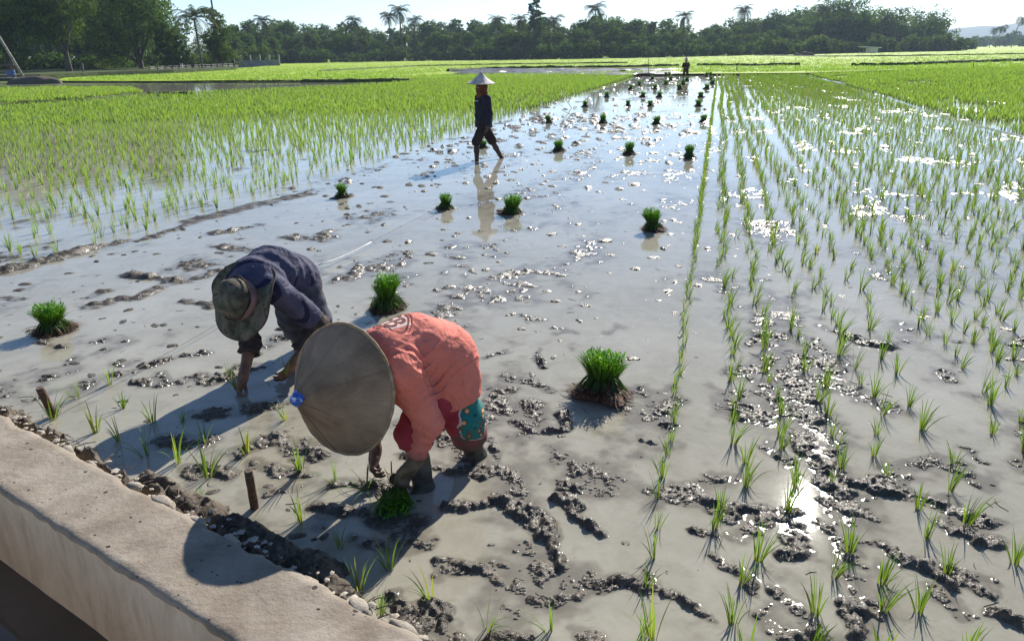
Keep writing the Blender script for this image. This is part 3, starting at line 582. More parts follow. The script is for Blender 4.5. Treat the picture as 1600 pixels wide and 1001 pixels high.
    mass('right_rice_crop', [(rest & (z == 2) & (d < 24), 10, .014, 3, (.04, .36), (.08, .05), 7), (rest & (z == 2) & (d >= 24) & (d < 42), 8, .022, 2, (.04, .4), (.05, .05), 8), (rest & (z == 2) & (d >= 42), 7, .045, 2, (.05, .5), (0, .05), 9)], 'dense green rice plot beyond the thin bund at right', M['crop'])

def build_fields():
    # far rice: a canopy sheet with upright tufts on it
    rng = np.random.default_rng(3)
    far = [uv2xy(64.6, -1.9), uv2xy(64.3, 1.5), uv2xy(64.0, 6.5), (36, 66), (130, 66), (700, 430), (700, 1300), (-260, 1300), (-260, 235), (-52, 178), (-44, 120), (-50, 92), (-43, 76), (-30, 69), (-8, 63.5), (6, 66)]
    sheet('far_rice_field', far, .12, M['far_rice'], 'stuff')['label'] = 'bright green rice fields stretching to the tree line'
    bpy.data.objects['far_rice_field']['category'] = 'rice'
    # tufts: density falls with distance
    n = 26000; Y = 1/rng.uniform(1/420., 1/60., n); X = rng.uniform(-.72, .74, n)*Y
    keep = (Y < np.interp(X/Y, [-.2, -.05, .1, .25, .40, .55], [165, 195, 205, 235, 300, 330])) & (X > np.interp(Y, [60, 76, 92, 120, 178, 235], [-8, -42, -48, -43, -51, -400])) & ~((Y < 66.5) & (X > 8) & (X < 17.5)) & (Y > 64)
    # keep the flooded plot clear
    keep &= ~((Y > 73) & (Y < 104) & (X > -9+(Y-76)*.25) & (X < 16))
    P = np.stack([X, Y, np.full(n, .08)], 1)[keep]; d = P[:, 1]
    v, f, hh, rv = clumps(P, rng.uniform(.16, .3, len(P)), 5, .07, 2, 77, (.1, .7), .35, (0, 0))
    tag(obj('far_rice_tufts', mesh_np('far_rice_tufts', v, f, False, {'h': hh, 'r': rv}), M['crop']), 'upright rice leaves over the far green fields', 'rice', kind='stuff')
    # flooded, harrowed plot in the distance and the ditch at left
    sheet('flooded_plot', [at(688, 118, .13), at(740, 111, .13), at(800, 108, .13), at(1046, 105.5, .13), at(1040, 111, .13), at(985, 117.5, .13), at(900, 117, .13)], .135, M['water'])
    pm = []
    for k in range(420):
        t = rng.random(); x = 720+t*330; y = rng.uniform(107.5, 116.5); p = at(x, y, .13); s = rng.uniform(.2, .8)
        a = rng.uniform(0, 6.28, 7); a.sort(); rr = rng.uniform(.6, 1.2, 7)*s
        pm.append(np.array([[p[0]+rr[i]*math.cos(a[i])*2.2, p[1]+rr[i]*math.sin(a[i])*.8, .132] for i in range(7)]+[[p[0], p[1], .14+s*.12]]))
    vv = np.concatenate(pm); ff = np.concatenate([np.array([(i, (i+1) % 7, 7) for i in range(7)])+8*k for k in range(len(pm))])
    tag(obj('plot_mud', mesh_np('plot_mud', vv, ff, True, {'s': np.ones(len(vv))}), M['mud']), 'harrowed mud in the distant flooded plot', 'mud', kind='stuff')
    def bund(name, px, w, h, z0=0., mat='bund', sub=14):
        pts = [at(x, y, z0) for x, y in px]; P = []
        for a, b in zip(pts[:-1], pts[1:]):
            for t in np.linspace(0, 1, sub, endpoint=False): P.append(a+(b-a)*t)
        P.append(pts[-1]); P = np.array(P); T = np.gradient(P, axis=0)[:, :2]; T /= np.linalg.norm(T, axis=1)[:, None]; Nn = np.stack([-T[:, 1], T[:, 0]], 1)
        V = []; m = 7
        for i, p in enumerate(P):
            for j in range(m):
                q = (j/(m-1)*2-1); hh_ = h*(1-q*q)*(.7+.6*rng.random()); V.append((p[0]+Nn[i, 0]*q*w*(.85+.3*rng.random()), p[1]+Nn[i, 1]*q*w, z0-.03+hh_))
        i = np.arange((len(P)-1)*(m-1)); r = i//(m-1)*m+i % (m-1)
        tag(obj(name, mesh_np(name, V, np.stack([r, r+1, r+m+1, r+m], 1), True), M[mat]), kind='structure')
    bund('field_bund', [(60, 129), (200, 129.5), (350, 129.5), (470, 129)], .16, .11, .0)
    bund('field_bund', [(472, 129), (550, 128.6), (632, 127.5)], .3, .24, .0)
    bund('field_bund', [(700, 113), (760, 109), (850, 107.5), (950, 107), (1060, 105)], .28, .34, .05)
    bund('field_bund', [(1090, 103), (1180, 103.5), (1250, 102.5)], .2, .3, .1)
    bund('field_bund', [(1440, 102), (1520, 98.5), (1600, 96), (1680, 95)], .25, .32, .1)
    bund('field_bund', [(1330, 104), (1400, 103), (1440, 102)], .2, .3, .1)
    bund('field_bund', [(1215, 112), (1340, 134), (1480, 186), (1600, 214), (1700, 240)], .07, .05, 0, 'mud', 60)
    bund('field_bund', [(1180, 87), (1300, 89), (1420, 88), (1600, 85)], .35, .25, .1)
    bund('field_bund', [(500, 112), (650, 104), (800, 101), (980, 99)], .3, .22, .1)
    bund('field_bund', [(300, 150), (230, 149), (130, 160), (0, 167), (-60, 172)], .22, .2, 0)
    # ditch water
    sheet('ditch_water', [at(-40, 152, .02), at(0, 150), at(220, 147), at(345, 143), at(560, 132), at(632, 129.6), at(400, 131), at(205, 132.5), at(60, 133), at(-60, 136)], .012, M['water'])
    # bright nursery bed
    q = [at(-80, 141), at(0, 141), at(100, 139.5), at(205, 140), at(222, 146.5), at(180, 151), at(120, 156), at(0, 164), at(-80, 169)]
    cx = np.array(q)[:, :2]; mn = cx.min(0); mx = cx.max(0); pts = rng.uniform(mn, mx, (9000, 2)); ins = np.zeros(len(pts), bool); j = len(cx)-1
    for i in range(len(cx)):
        c = ((cx[i, 1] > pts[:, 1]) != (cx[j, 1] > pts[:, 1])) & (pts[:, 0] < (cx[j, 0]-cx[i, 0])*(pts[:, 1]-cx[i, 1])/(cx[j, 1]-cx[i, 1]+1e-9)+cx[i, 0]); ins ^= c; j = i
    pts = pts[ins]; P = np.concatenate([pts, np.full((len(pts), 1), .03)], 1)
    v, f, hh, rv = clumps(P, rng.uniform(.22, .34, len(P)), 8, .045, 2, 79, (.05, .5), .12, (0, 0))
    tag(obj('nursery_rice', mesh_np('nursery_rice', v, f, False, {'h': hh, 'r': rv*.4}), M['crop']), 'dense bright seedling bed at the left beside the ditch', 'rice', kind='stuff')
    sheet('nursery_bed', q, .05, M['ground'])

# ------------------------------------------------------------------ bundles of seedlings waiting to be planted
BUNDLES = [  # base pixel x, y, height m, lean, label
    (85, 517, .25, .10, 'seedling bundle with rust brown roots farthest left beyond the short dark stake'), (606, 482, .29, -.08, 'tall leaning seedling bundle with loose side leaves right behind the red worker'),
    (940, 614, .29, .02, 'large round topped seedling bundle with flared roots standing right of the red worker'), (1020, 359, .255, .10, 'seedling bundle leaning right nearest the first row behind the large one'),
    (799, 333, .255, .03, 'seedling bundle just right of the walker reflection'), (696, 326, .2, .0, 'low seedling bundle just left of the walker reflection'), (535, 308, .215, .02, 'seedling bundle standing by the left rice plot edge beyond the purple worker'),
    (873, 236, .25, .02, 'seedling bundle right of the walker with bright flat top'), (983, 241, .24, .0, 'seedling bundle mid strip, second of the row of three beyond the walker'), (1077, 247, .25, .1, 'seedling bundle close to the first row, third of the row of three'),
    (755, 231, .2, .0, 'seedling bundle half hidden behind the walker legs'), (857, 192, .22, .03, 'slim seedling bundle in front of the left crop edge beside the bent sticks'), (942, 192, .26, .03, 'seedling bundle with one upright leaf on the dark mud trail'),
    (1026, 194, .24, .04, 'small leaning seedling bundle alone on the bright water mid strip'), (1099, 191, .25, .1, 'leaning seedling bundle tight against the far part of the first row'), (914, 167, .24, .0, 'seedling bundle at the left crop edge above the bent sticks'),
    (981, 166, .23, .0, 'left one of two matching seedling bundles far up the strip'), (1016, 166, .24, .0, 'right one of two matching seedling bundles far up the strip'), (1091, 166, .24, .05, 'far seedling bundle beside the first row below a smaller one'),
    (948, 152, .25, 0, 'small far seedling bundle on the left edge of the strip where the water turns dark'), (1004, 152, .25, 0, 'far seedling bundle mid strip with its twin to the right'), (1030, 152, .25, 0, 'far seedling bundle straight below the distant standing person, on the left'),
    (1095, 152, .26, 0, 'far dark seedling bundle right of the distant person reflection'), (985, 140, .27, 0, 'tiny far seedling bundle on the dark left mud edge, lower of a pair'), (999, 133.5, .27, 0, 'tiny far seedling bundle on the dark left mud edge, upper of a pair'),
    (1023, 140, .27, 0, 'tiny far seedling bundle left of the distant person reflection'), (1040, 132.5, .27, 0, 'tiny far seedling bundle a little left of the distant person'), (1062, 140, .3, 0, 'tiny far seedling bundle in the distant person reflection, lowest one'),
    (1067, 132.5, .3, 0, 'tiny far seedling bundle just below the distant person feet'), (1104, 139, .3, 0, 'tiny far seedling bundle near the row end, lowest of the far group'), (1113, 131.4, .3, 0, 'tiny far seedling bundle near the row end, middle of the far group'),
    (1111, 125.7, .3, 0, 'tiny far seedling bundle near the row end, upper one'), (1019, 125, .3, 0, 'tiny far seedling bundle near the thin pole at the strip end'), (1048, 125.5, .3, 0, 'tiny far seedling bundle left of the distant person feet'),
    (1073, 126.6, .3, 0, 'tiny far seedling bundle touching the distant person right foot'), (1041, 118.6, .3, 0, 'outer left one of the tiny bundles on the far end of the strip'), (1046, 118.6, .3, 0, 'second of the tiny bundles on the far end of the strip'),
    (1104, 119.5, .32, 0, 'left one of the tiny bundle pair at the far right corner of the strip'), (1110, 119, .32, 0, 'right one of the tiny bundle pair at the far right corner of the strip')]
def bundle_meshes(seed, nt, nl, w):
    r = np.random.default_rng(seed); a = r.uniform(0, 6.283, nt); q = np.sqrt(r.random(nt)); el = r.uniform(.75, 1.25)
    base = np.stack([np.cos(a)*.052*q, np.sin(a)*.052*q*el, r.uniform(.06, .09, nt)], 1)
    top = r.uniform(.15, .205, nt)*(1-.10*q)+.02*np.cos(a-seed)
    v1, f1, h1, p1 = blades(base, top, a+r.normal(0, .25, nt), .04+.42*q+r.normal(0, .05, nt).clip(-.03, .2), w*r.uniform(.7, 1.3, nt), 4, r, .25)
    rv1 = np.repeat(r.random(nt), p1)
    # shorter bent tips filling the cut top
    n2 = nt//2; a = r.uniform(0, 6.283, n2); q = np.sqrt(r.random(n2)); b2 = np.stack([np.cos(a)*.085*q, np.sin(a)*.085*q*el, .19+r.uniform(-.02, .05, n2)], 1)
    v2, f2, h2, p2 = blades(b2, r.uniform(.025, .05, n2), r.uniform(0, 6.283, n2), r.uniform(.2, 1.1, n2), w*1.5*r.uniform(.7, 1.2, n2), 2, r, .3)
    h2 = .7+.3*h2; rv2 = np.repeat(r.random(n2)*.5, p2)
    # stems running down from the waist to the spread base
    a = r.uniform(0, 6.283, nl); q3 = r.uniform(.075, .125, nl); b3 = np.stack([np.cos(a)*q3, np.sin(a)*q3, np.full(nl, -.002)], 1)
    v3, f3, h3, p3 = blades(b3, r.uniform(.11, .14, nl), a+math.pi+r.normal(0, .2, nl), r.uniform(.45, .72, nl), w*1.2*np.ones(nl), 3, r, -.25)
    rv3 = np.repeat(r.random(nl)*.7+.3, p3); h3 = h3*.25
    # a few stray leaves
    n4 = 9; a = r.uniform(0, 6.283, n4); b4 = np.stack([np.cos(a)*.07, np.sin(a)*.07, r.uniform(.02, .09, n4)], 1)
    v4, f4, h4, p4 = blades(b4, r.uniform(.08, .16, n4), a, r.uniform(.8, 1.35, n4), w*1.2*np.ones(n4), 4, r, .5); rv4 = np.repeat(r.random(n4), p4)
    V = [v1, v2, v3, v4]; Fs = []; b = 0
    for vv, ff in zip(V, (f1, f2, f3, f4)): Fs.append(ff+b); b += len(vv)
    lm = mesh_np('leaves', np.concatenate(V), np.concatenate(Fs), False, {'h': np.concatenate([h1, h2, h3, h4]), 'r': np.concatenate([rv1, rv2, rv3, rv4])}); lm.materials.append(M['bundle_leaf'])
    v, f = lathe([(.118, -.02), (.112, .004), (.092, .018), (.068, .034), (.050, .06), (.036, .10), (.001, .11)], 40)
    an = np.arctan2(v[:, 1], v[:, 0]); rr = np.hypot(v[:, 0], v[:, 1]); k = 1+.55*(noise2(np.cos(an)*2.2+seed, np.sin(an)*2.2+v[:, 2]*5, seed)-.5)+.30*(noise2(np.cos(an)*9, np.sin(an)*9+v[:, 2]*30, seed+5)-.5)
    v[:, 0] *= k; v[:, 1] *= k*el; v[:, 2] += (noise2(an*5, rr*60, seed)-.4)*.022*(rr > .04)
    ns = int(nt*1.3); a = r.uniform(0, 6.283, ns); q = r.uniform(.3, 1, ns)
    vs_, fs_, _, _ = blades(np.stack([np.cos(a)*.10*q, np.sin(a)*.10*q*el, .052-.042*q], 1), r.uniform(.04, .11, ns), a+r.normal(0, .6, ns), r.uniform(1.0, 1.75, ns), w*1.2*np.ones(ns), 3, r, .5)
    f = np.concatenate([f, fs_+len(v)]); v = np.concatenate([v, vs_])
    rm = mesh_np('root_base', v, f, True); rm.materials.append(M['root'])
    return lm, rm
def build_bundles():
    hi = [bundle_meshes(60+k, 480, 260, .0062) for k in range(4)]; mid = [bundle_meshes(70+k, 190, 130, .011) for k in range(3)]; lo = [bundle_meshes(80+k, 90, 50, .022) for k in range(3)]
    rng = np.random.default_rng(4)
    for k, (x, y, h, ln, lab) in enumerate(BUNDLES):
        p = at(x, y); lm, rm = (hi[k % 4] if k < 4 else mid[k % 3] if k < 12 else lo[k % 3])
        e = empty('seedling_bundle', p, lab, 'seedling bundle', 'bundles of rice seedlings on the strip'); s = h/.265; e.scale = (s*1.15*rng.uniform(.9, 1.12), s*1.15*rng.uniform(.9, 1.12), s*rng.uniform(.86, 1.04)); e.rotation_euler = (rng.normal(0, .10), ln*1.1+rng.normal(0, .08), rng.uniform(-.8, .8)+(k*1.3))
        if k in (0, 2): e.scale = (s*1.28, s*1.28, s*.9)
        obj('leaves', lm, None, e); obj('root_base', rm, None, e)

def build_small_things():
    # stakes
    def stake(x, y, top, r, lab, mat='stake'):
        a = at(x, y); b = atd(top[0], top[1], a[1]+(top[2] if len(top) > 2 else 0)); d = b-a; m = MB(); P = [a-d*.3]+[a+d*t for t in np.linspace(0, 1, 5)]
        e = empty('wooden_stake', a, lab, 'stake'); r_ = [r*1.02, r, r*1.04, r*.97, r*1.02, r*.96]
        MB().tube([Vector(q-a) for q in P], r_, 9).build('shaft', M[mat], e, True)
        tp = P[-1]-a; dn = Vector(d).normalized(); MB().tube([Vector(tp)+dn*.0005, Vector(tp)+dn*.003], [r*.93, r*.8], 9).build('cut_end', M['wood'], e)
        return e
    stake(398, 793, (388, 735, -.05), .019, 'tall dark round stake standing in pale water beside wall'); stake(84, 650, (62, 606, -.04), .022, 'short dark leaning stake with rice tuft at left')
    # planting guide line: string near ground with a white cord length
    e = empty('guide_string', at(88, 648), 'thin guide string with a white length stretched across the mud', 'string'); o = at(88, 648)
    a = at(88, 640, .04); b = at(270, 547, .03); c = at(498, 414, .06); d = at(580, 378, .05); g = at(690, 322, .03); g2 = at(890, 168, .03)
    MB().tube([Vector(q-o) for q in (a, b, c)], .0028, 5).build('string', M['string'], e)
    MB().tube([Vector(c+(d-c)*t-o+np.array([0, 0, -.02*math.sin(t*3.14)])) for t in np.linspace(0, 1, 7)], .0055, 6).build('white_cord', M['cord'], e, True)
    MB().tube([Vector(q-o) for q in (d, g)], .003, 5).build('string', M['string'], e)
    m = MB(); p = at(893, 174); k1 = at(878, 160); k2 = at(876, 195); e = empty('bent_stick', p, 'thin bent bamboo stick lying on shallow water left of the strip', 'stick')
    MB().tube([Vector(k1-p)+Vector((0, 0, .3)), Vector((0, 0, .12))], .012, 6).build('upper_stick', M['wood'], e); MB().tube([Vector((0, 0, .1)), Vector(k2-p)+Vector((0, 0, .02))], .012, 6).build('lower_stick', M['wood'], e)
    # thin marker stakes in the fields
    for x, y0, y1, w, lab in ((1013, 119, 91, .02, 'thin tall pole at the far left corner of the strip'), (1243, 113, 90, .02, 'thin tall marker stake in the field right of the rows'), (1151, 113, 103, .045, 'short dark post at the far row end'),
                              (1521, 108, 98, .03, 'thin marker stake far right in the green field'), (1209, 102, 88, .02, 'thin marker stake near the distant bund'), (1127, 108, 101, .03, 'short dark post between rows and distant bund'), (496, 124, 112, .03, 'thin dark marker stick in the left field')):
        a = at(x, y0); b = atd(x+.5, y1, a[1]); e = empty('marker_stake', a, lab, 'stake', 'marker stakes in the fields'); MB().tube([(0, 0, -.1), Vector(b-a)*.5+Vector((.01, 0, 0)), Vector(b-a)], [w, w*.9, w*.7], 6).build('shaft', M['stake'], e); MB().tube([Vector(b-a), Vector(b-a)+Vector((0, 0, .02))], [w*.9, w*.5], 6).build('tip', M['wood'], e)

# ------------------------------------------------------------------ people: signed distance bodies, polygonised with surface nets
class Sdf:
    def __init__(s, lo, hi, h):
        s.lo = np.array(lo, np.float32); s.h = h; s.n = np.ceil((np.array(hi)-s.lo)/h).astype(int)+1
        s.ax = [s.lo[i]+h*np.arange(s.n[i], dtype=np.float32) for i in range(3)]; s.D = np.full(s.n, .2, np.float32)
    def win(s, lo, hi, pad):
        a = np.floor((np.array(lo)-pad-s.lo)/s.h).astype(int).clip(0, s.n); b = (np.ceil((np.array(hi)+pad-s.lo)/s.h).astype(int)+1).clip(0, s.n)
        sl = tuple(slice(a[i], b[i]) for i in range(3)); X, Y, Z = np.meshgrid(*[s.ax[i][sl[i]] for i in range(3)], indexing='ij'); return sl, np.stack([X, Y, Z], -1)
    def put(s, sl, d, k, sub=False):
        A = s.D[sl]
        if sub: A, d = -A, d
        if k > 0:
            h = np.maximum(k-np.abs(A-d), 0)/k; r = np.minimum(A, d)-h*h*k*.25
        else: r = np.minimum(A, d)
        s.D[sl] = -r if sub else r
    def cone(s, a, b, ra, rb, k=.02, flat=False, flat0=False, sq=None):
        a = np.array(a, np.float32); b = np.array(b, np.float32); R = max(ra, rb)*(1 if sq is None else max(1, sq[1]))
        sl, P = s.win(np.minimum(a, b)-R, np.maximum(a, b)+R, .05+k)
        if P.size == 0: return s
        ba = b-a; L = float(ba@ba)+1e-9; t0 = ((P-a)@ba)/L; t = t0.clip(0, 1); q = P-a-t[..., None]*ba
        if sq is not None:   # widen along a direction: sq=(unit vector, factor)
            w = np.array(sq[0], np.float32); c = q@w; q = q-(c*(1-1/sq[1]))[..., None]*w
        d = np.sqrt((q*q).sum(-1))-(ra+(rb-ra)*t)
        if flat: d = np.maximum(d, (t0-1)*math.sqrt(L))
        if flat0: d = np.maximum(d, -t0*math.sqrt(L))
        s.put(sl, d, k); return s
    def ell(s, c, r, rot=None, k=.02, sub=False):
        c = np.array(c, np.float32); r = np.array(r, np.float32); R = float(r.max()); sl, P = s.win(c-R, c+R, .05+k)
        if P.size == 0: return s
        q = P-c
        if rot is not None: q = q@np.array(rot, np.float32)
        k0 = np.sqrt(((q/r)**2).sum(-1)); k1 = np.sqrt(((q/(r*r))**2).sum(-1))+1e-9; s.put(sl, k0*(k0-1)/k1, k, sub); return s
    def cut(s, p, n):   # keep the side n points away from
        n = np.array(n, np.float32); n = n/np.linalg.norm(n); X, Y, Z = np.meshgrid(*s.ax, indexing='ij'); s.D = np.maximum(s.D, (X-p[0])*n[0]+(Y-p[1])*n[1]+(Z-p[2])*n[2]); return s
    def warp(s, fn):
        m = np.abs(s.D) < .03; i = np.argwhere(m); P = s.lo+i*s.h; s.D[m] -= fn(P.astype(np.float32)); return s
    def mesh(s, name, origin, mat, parent, nm=None):
        D = s.D; S = D < 0; n = D.shape; acc = np.zeros(tuple(x-1 for x in n)+(3,), np.float32); cnt = np.zeros(tuple(x-1 for x in n), np.float32)
        def sl(o): return tuple(slice(o[i], n[i]-1+o[i]) for i in range(3))
        for ax in range(3):
            for u in (0, 1):
                for w in (0, 1):
                    o0 = [0, 0, 0]; o0[(ax+1) % 3] = u; o0[(ax+2) % 3] = w; o1 = list(o0); o1[ax] = 1
                    a = D[sl(o0)]; b = D[sl(o1)]; c = (a < 0) != (b < 0); t = np.where(c, a/(a-b+1e-12), 0)
                    cnt += c
                    acc[..., ax] += np.where(c, t, 0); acc[..., (ax+1) % 3] += c*u; acc[..., (ax+2) % 3] += c*w
        act = cnt > 0; idx = np.full(cnt.shape, -1, np.int64); I = np.argwhere(act); idx[act] = np.arange(len(I))
        v = s.lo+(I+acc[act]/cnt[act][:, None])*s.h; F_ = []
        for ax in range(3):
            o0 = [slice(1, -1)]*3; o0[ax] = slice(0, -1); o1 = [slice(1, -1)]*3; o1[ax] = slice(1, None)
            a = S[tuple(o0)]; b = S[tuple(o1)]; E_ = np.argwhere(a != b)
            if len(E_) == 0: continue
            inside = a[tuple(E_.T)]; off = np.ones(3, int); off[ax] = 0; E_ = E_+off; y, z = (ax+1) % 3, (ax+2) % 3
            def g(dy, dz):
                e = E_.copy(); e[:, y] += dy; e[:, z] += dz; return idx[tuple(e.T)]
            q = np.stack([g(-1, -1), g(0, -1), g(0, 0), g(-1, 0)], 1); q[~inside] = q[~inside][:, ::-1]; F_.append(q)
        f = np.concatenate(F_); f = f[(f >= 0).all(1)]
        return obj(name, mesh_np(name, v-np.array(origin), f, True), mat, parent)
def un(v): v = np.array(v, float); return v/np.linalg.norm(v)
def perp(v, a): v = np.array(v, float); return un(v-a*(v@a))
def add_hand(S, wrist, fd, pn, thumb, sz=1., curl=(.5, .6, .4), spread=.06, inflate=0., ti=.5):
    """five fingers; fd towards the fingertips, pn out of the palm, thumb = +1/-1 side of fd x pn"""
    fd = un(fd); pn = perp(pn, fd); x = np.cross(fd, pn)*thumb; w = np.array(wrist, float)
    S.cone(w-fd*.02, w+fd*.03*sz, .026*sz+inflate, .027*sz+inflate, .02, sq=(x, 1.2))
    S.cone(w+fd*.03*sz, w+fd*.078*sz, .017*sz+inflate, .015*sz+inflate, .018, sq=(x, 2.1))
    for off, L, r in ((.030, .070, .0092), (.0105, .079, .0096), (-.0095, .073, .0092), (-.029, .056, .0082)):
        p = w+fd*(.084-.012*abs(off)/.03)*sz+x*off*sz; d = un(fd+x*off*spread*20); ang = 0
        for k, (fr, c) in enumerate(zip((.45, .32, .25), curl)):
            ang += c*(1+.15*(off < 0)); q = p+(d*math.cos(ang)+pn*math.sin(ang))*L*fr*sz; S.cone(p, q, (r-.0008*k)*sz+inflate, (r-.0008*(k+1))*sz+inflate, .006); p = q
    p = w+fd*.022*sz+x*.024*sz; d = un(fd*.62+x*.62+pn*.42*ti*2); q = p+d*.042*sz; S.cone(p, q, .0135*sz+inflate, .0105*sz+inflate, .012)
    S.cone(q, q+un(fd*.9+x*.12+pn*.55*ti*2)*.032*sz, .0103*sz+inflate, .0082*sz+inflate, .006)
def add_head(S, c, up, fwd, sz=1.):
    up = un(up); fwd = perp(fwd, up); sd = np.cross(fwd, up); Rm = np.stack([sd, fwd, up], 1); c = np.array(c, float); P = lambda x, y, z: c+(sd*x+fwd*y+up*z)*sz
    S.ell(P(0, -.012, .022), np.array([.075, .092, .088])*sz, Rm, .02); S.ell(P(0, .022, -.045), np.array([.056, .066, .068])*sz, Rm, .03); S.cone(P(0, .062, -.088), P(0, .066, -.096), .02*sz, .018*sz, .02)
    S.ell(P(0, .072, .012), np.array([.052, .02, .012])*sz, Rm, .015)
    for e in (-1, 1): S.ell(P(e*.031, .086, -.006), np.array([.017, .013, .011])*sz, Rm, .008, sub=True); S.ell(P(e*.078, -.008, -.01), np.array([.009, .02, .032])*sz, Rm, .008); S.ell(P(e*.04, .06, -.035), np.array([.02, .02, .018])*sz, Rm, .015)
    S.cone(P(0, .084, -.002), P(0, .102, -.033), .008*sz, .0125*sz, .010); S.ell(P(.011, .092, -.037), np.array([.008]*3)*sz, None, .006); S.ell(P(-.011, .092, -.037), np.array([.008]*3)*sz, None, .006)
    S.ell(P(0, .082, -.058), np.array([.023, .010, .0065])*sz, Rm, .005); S.ell(P(0, .080, -.069), np.array([.020, .010, .0075])*sz, Rm, .005)
    return [P(e*.031, .078, -.006) for e in (-1, 1)], .0125*sz
def eyes(pts, r, org, parent):
    for p in pts:
        v, f = lathe([(.0005, -1), (.5, -.866), (.866, -.5), (1, 0), (.866, .5), (.5, .866), (.0005, 1)], 12); obj('eye', mesh_np('eye', v*r+(p-org), f, True), M['eye'], parent)
def folds(n, freq, amp, c, rads, seed=0, sharp=1.5):
    n = un(n)
    def fn(P):
        if sharp > 2:
            w = (noise3(P*6+seed, seed)-.5)*.09+(noise3(P*17+seed, seed+1)-.5)*.02; ph = (P@n.astype(np.float32)+w)*freq; kk = np.floor(ph); gate = ((noise3(np.stack([kk*7.3, (P*5)[:, 2]+kk*3.1, (P*5)[:, 0]], 1), seed+9)-.35)*3).clip(0, 1)
            return amp*1.15*gate*((np.abs(.5+.5*np.sin(ph*6.283))**sharp)-.25)*np.exp(-(((P-np.array(c, np.float32))/rads)**2).sum(-1))
        w = (noise3(P*9+seed, seed)-.5)*.055+(noise3(P*22+seed, seed+1)-.5)*.014; s = np.sin((P@n.astype(np.float32)+w)*freq*6.283)
        return amp*(np.abs(.5+.5*s)**sharp-.4)*np.exp(-(((P-np.array(c, np.float32))/rads)**2).sum(-1))
    return fn
def crumple(amp, scale, seed): return lambda P: amp*(noise3(P*scale+seed, seed)-.5)+amp*.5*(noise3(P*scale*2.3+seed, seed+3)-.5)
def cone_hat(parent, org, c, axis, R_, H_, mats, prof, wrap=True, seams=6, rot=0.):
    root = bpy.data.objects.new('hat', None); C.objects.link(root); root.parent = parent; root.location = np.array(c)-org
    root.rotation_euler = Matrix(frame_to(axis).tolist()).to_euler()
    out = [(R_*a, H_*b) for a, b in prof]; inn = [(max(r-.006, .0005), z-.006) for r, z in out][::-1]
    v, f = lathe(out, 96, lambda a, i: .012*math.sin(2*a+1)+.006*math.sin(5*a)); me = mesh_np('cone', v, f, True)
    o = obj('cone', me, mats[0], root); v, f = lathe(inn, 96, lambda a, i: .012*math.sin(2*a+1)+.006*math.sin(5*a)); obj('lining', mesh_np('lining', v, f, True), mats[2], root)
    m = MB(); n = 96; pts = [(R_*(1+.012*math.sin(2*a+1)+.006*math.sin(5*a))*math.cos(a), R_*(1+.012*math.sin(2*a+1)+.006*math.sin(5*a))*math.sin(a), -.003) for a in np.linspace(0, 6.2832, n+1)]
    m.tube(pts, [.0062+.0016*((i//2) % 2) for i in range(n+1)], 7, False); m.build('rim', mats[1], root, True)
    if seams:
        m = MB()
        for k in range(seams):
            a = rot+k*6.2832/seams; m.tube([(r*math.cos(a)*(1+.012*math.sin(2*a+1)), r*math.sin(a)*(1+.012*math.sin(2*a+1)), z+.0005) for r, z in out[1:]], .0023, 5)
        m.build('seam', mats[0], root, True)
    if wrap:
        w = lambda a, i: .16*math.sin(3*a+i*1.3)+.10*math.sin(7*a+i)
        z0 = H_*.925; v, f = lathe([(R_*.10, z0-.004), (R_*.11, z0+.006), (R_*.09, z0+.016), (R_*.065, z0+.024), (R_*.065, z0+.032), (R_*.035, z0+.040), (.001, z0+.043)], 40, w); obj('tip_wrap', mesh_np('tip_wrap', v, f, True), M['wrap'], root)
    return root
STRAIGHT = [(.035, 1.0), (.10, .93), (.28, .745), (.5, .52), (.72, .295), (.9, .105), (.97, .03), (1., -.008)]
FLARED = [(.02, 1.06), (.09, 1.02), (.12, .92), (.22, .74), (.40, .50), (.62, .28), (.82, .12), (.95, .03), (1., .0)]
def drape(strokes, c0, e1, e2, width, bvh, org, lift, mat, name, parent, nrm):
    """flat print laid on the cloth: strokes given in the local plane (e1,e2), dropped along -nrm onto the surface"""
    m = MB(); V = []; Fs = []
    for st, wd in strokes:
        P = []
        st = [np.array(p, float) for p in st]; D = []
        for a, b in zip(st[:-1], st[1:]):
            k = max(1, int(np.linalg.norm(b-a)/.006))
            for i in range(k): P.append(a+(b-a)*i/k)
        P.append(st[-1]); P = np.array(P); T = np.gradient(P, axis=0); T /= np.linalg.norm(T, axis=1)[:, None]+1e-9; Nn = np.stack([-T[:, 1], T[:, 0]], 1)
        prev = None
        for p, q in zip(P, Nn):
            row = []
            for s in (-.5, 0, .5):
                g = p+q*s*wd*width; w = c0+e1*g[0]+e2*g[1]+nrm*.25; hit = bvh.ray_cast(Vector(w-org), Vector(-nrm))
                if hit[0] is None: row = None; break
                V.append(np.array(hit[0])+np.array(hit[1])*lift); row.append(len(V)-1)
            if row and prev:
                for j in (0, 1): Fs.append((prev[j], row[j], row[j+1], prev[j+1]))
            prev = row
    return obj(name, mesh_np(name, V, np.array(Fs), True), mat, parent)

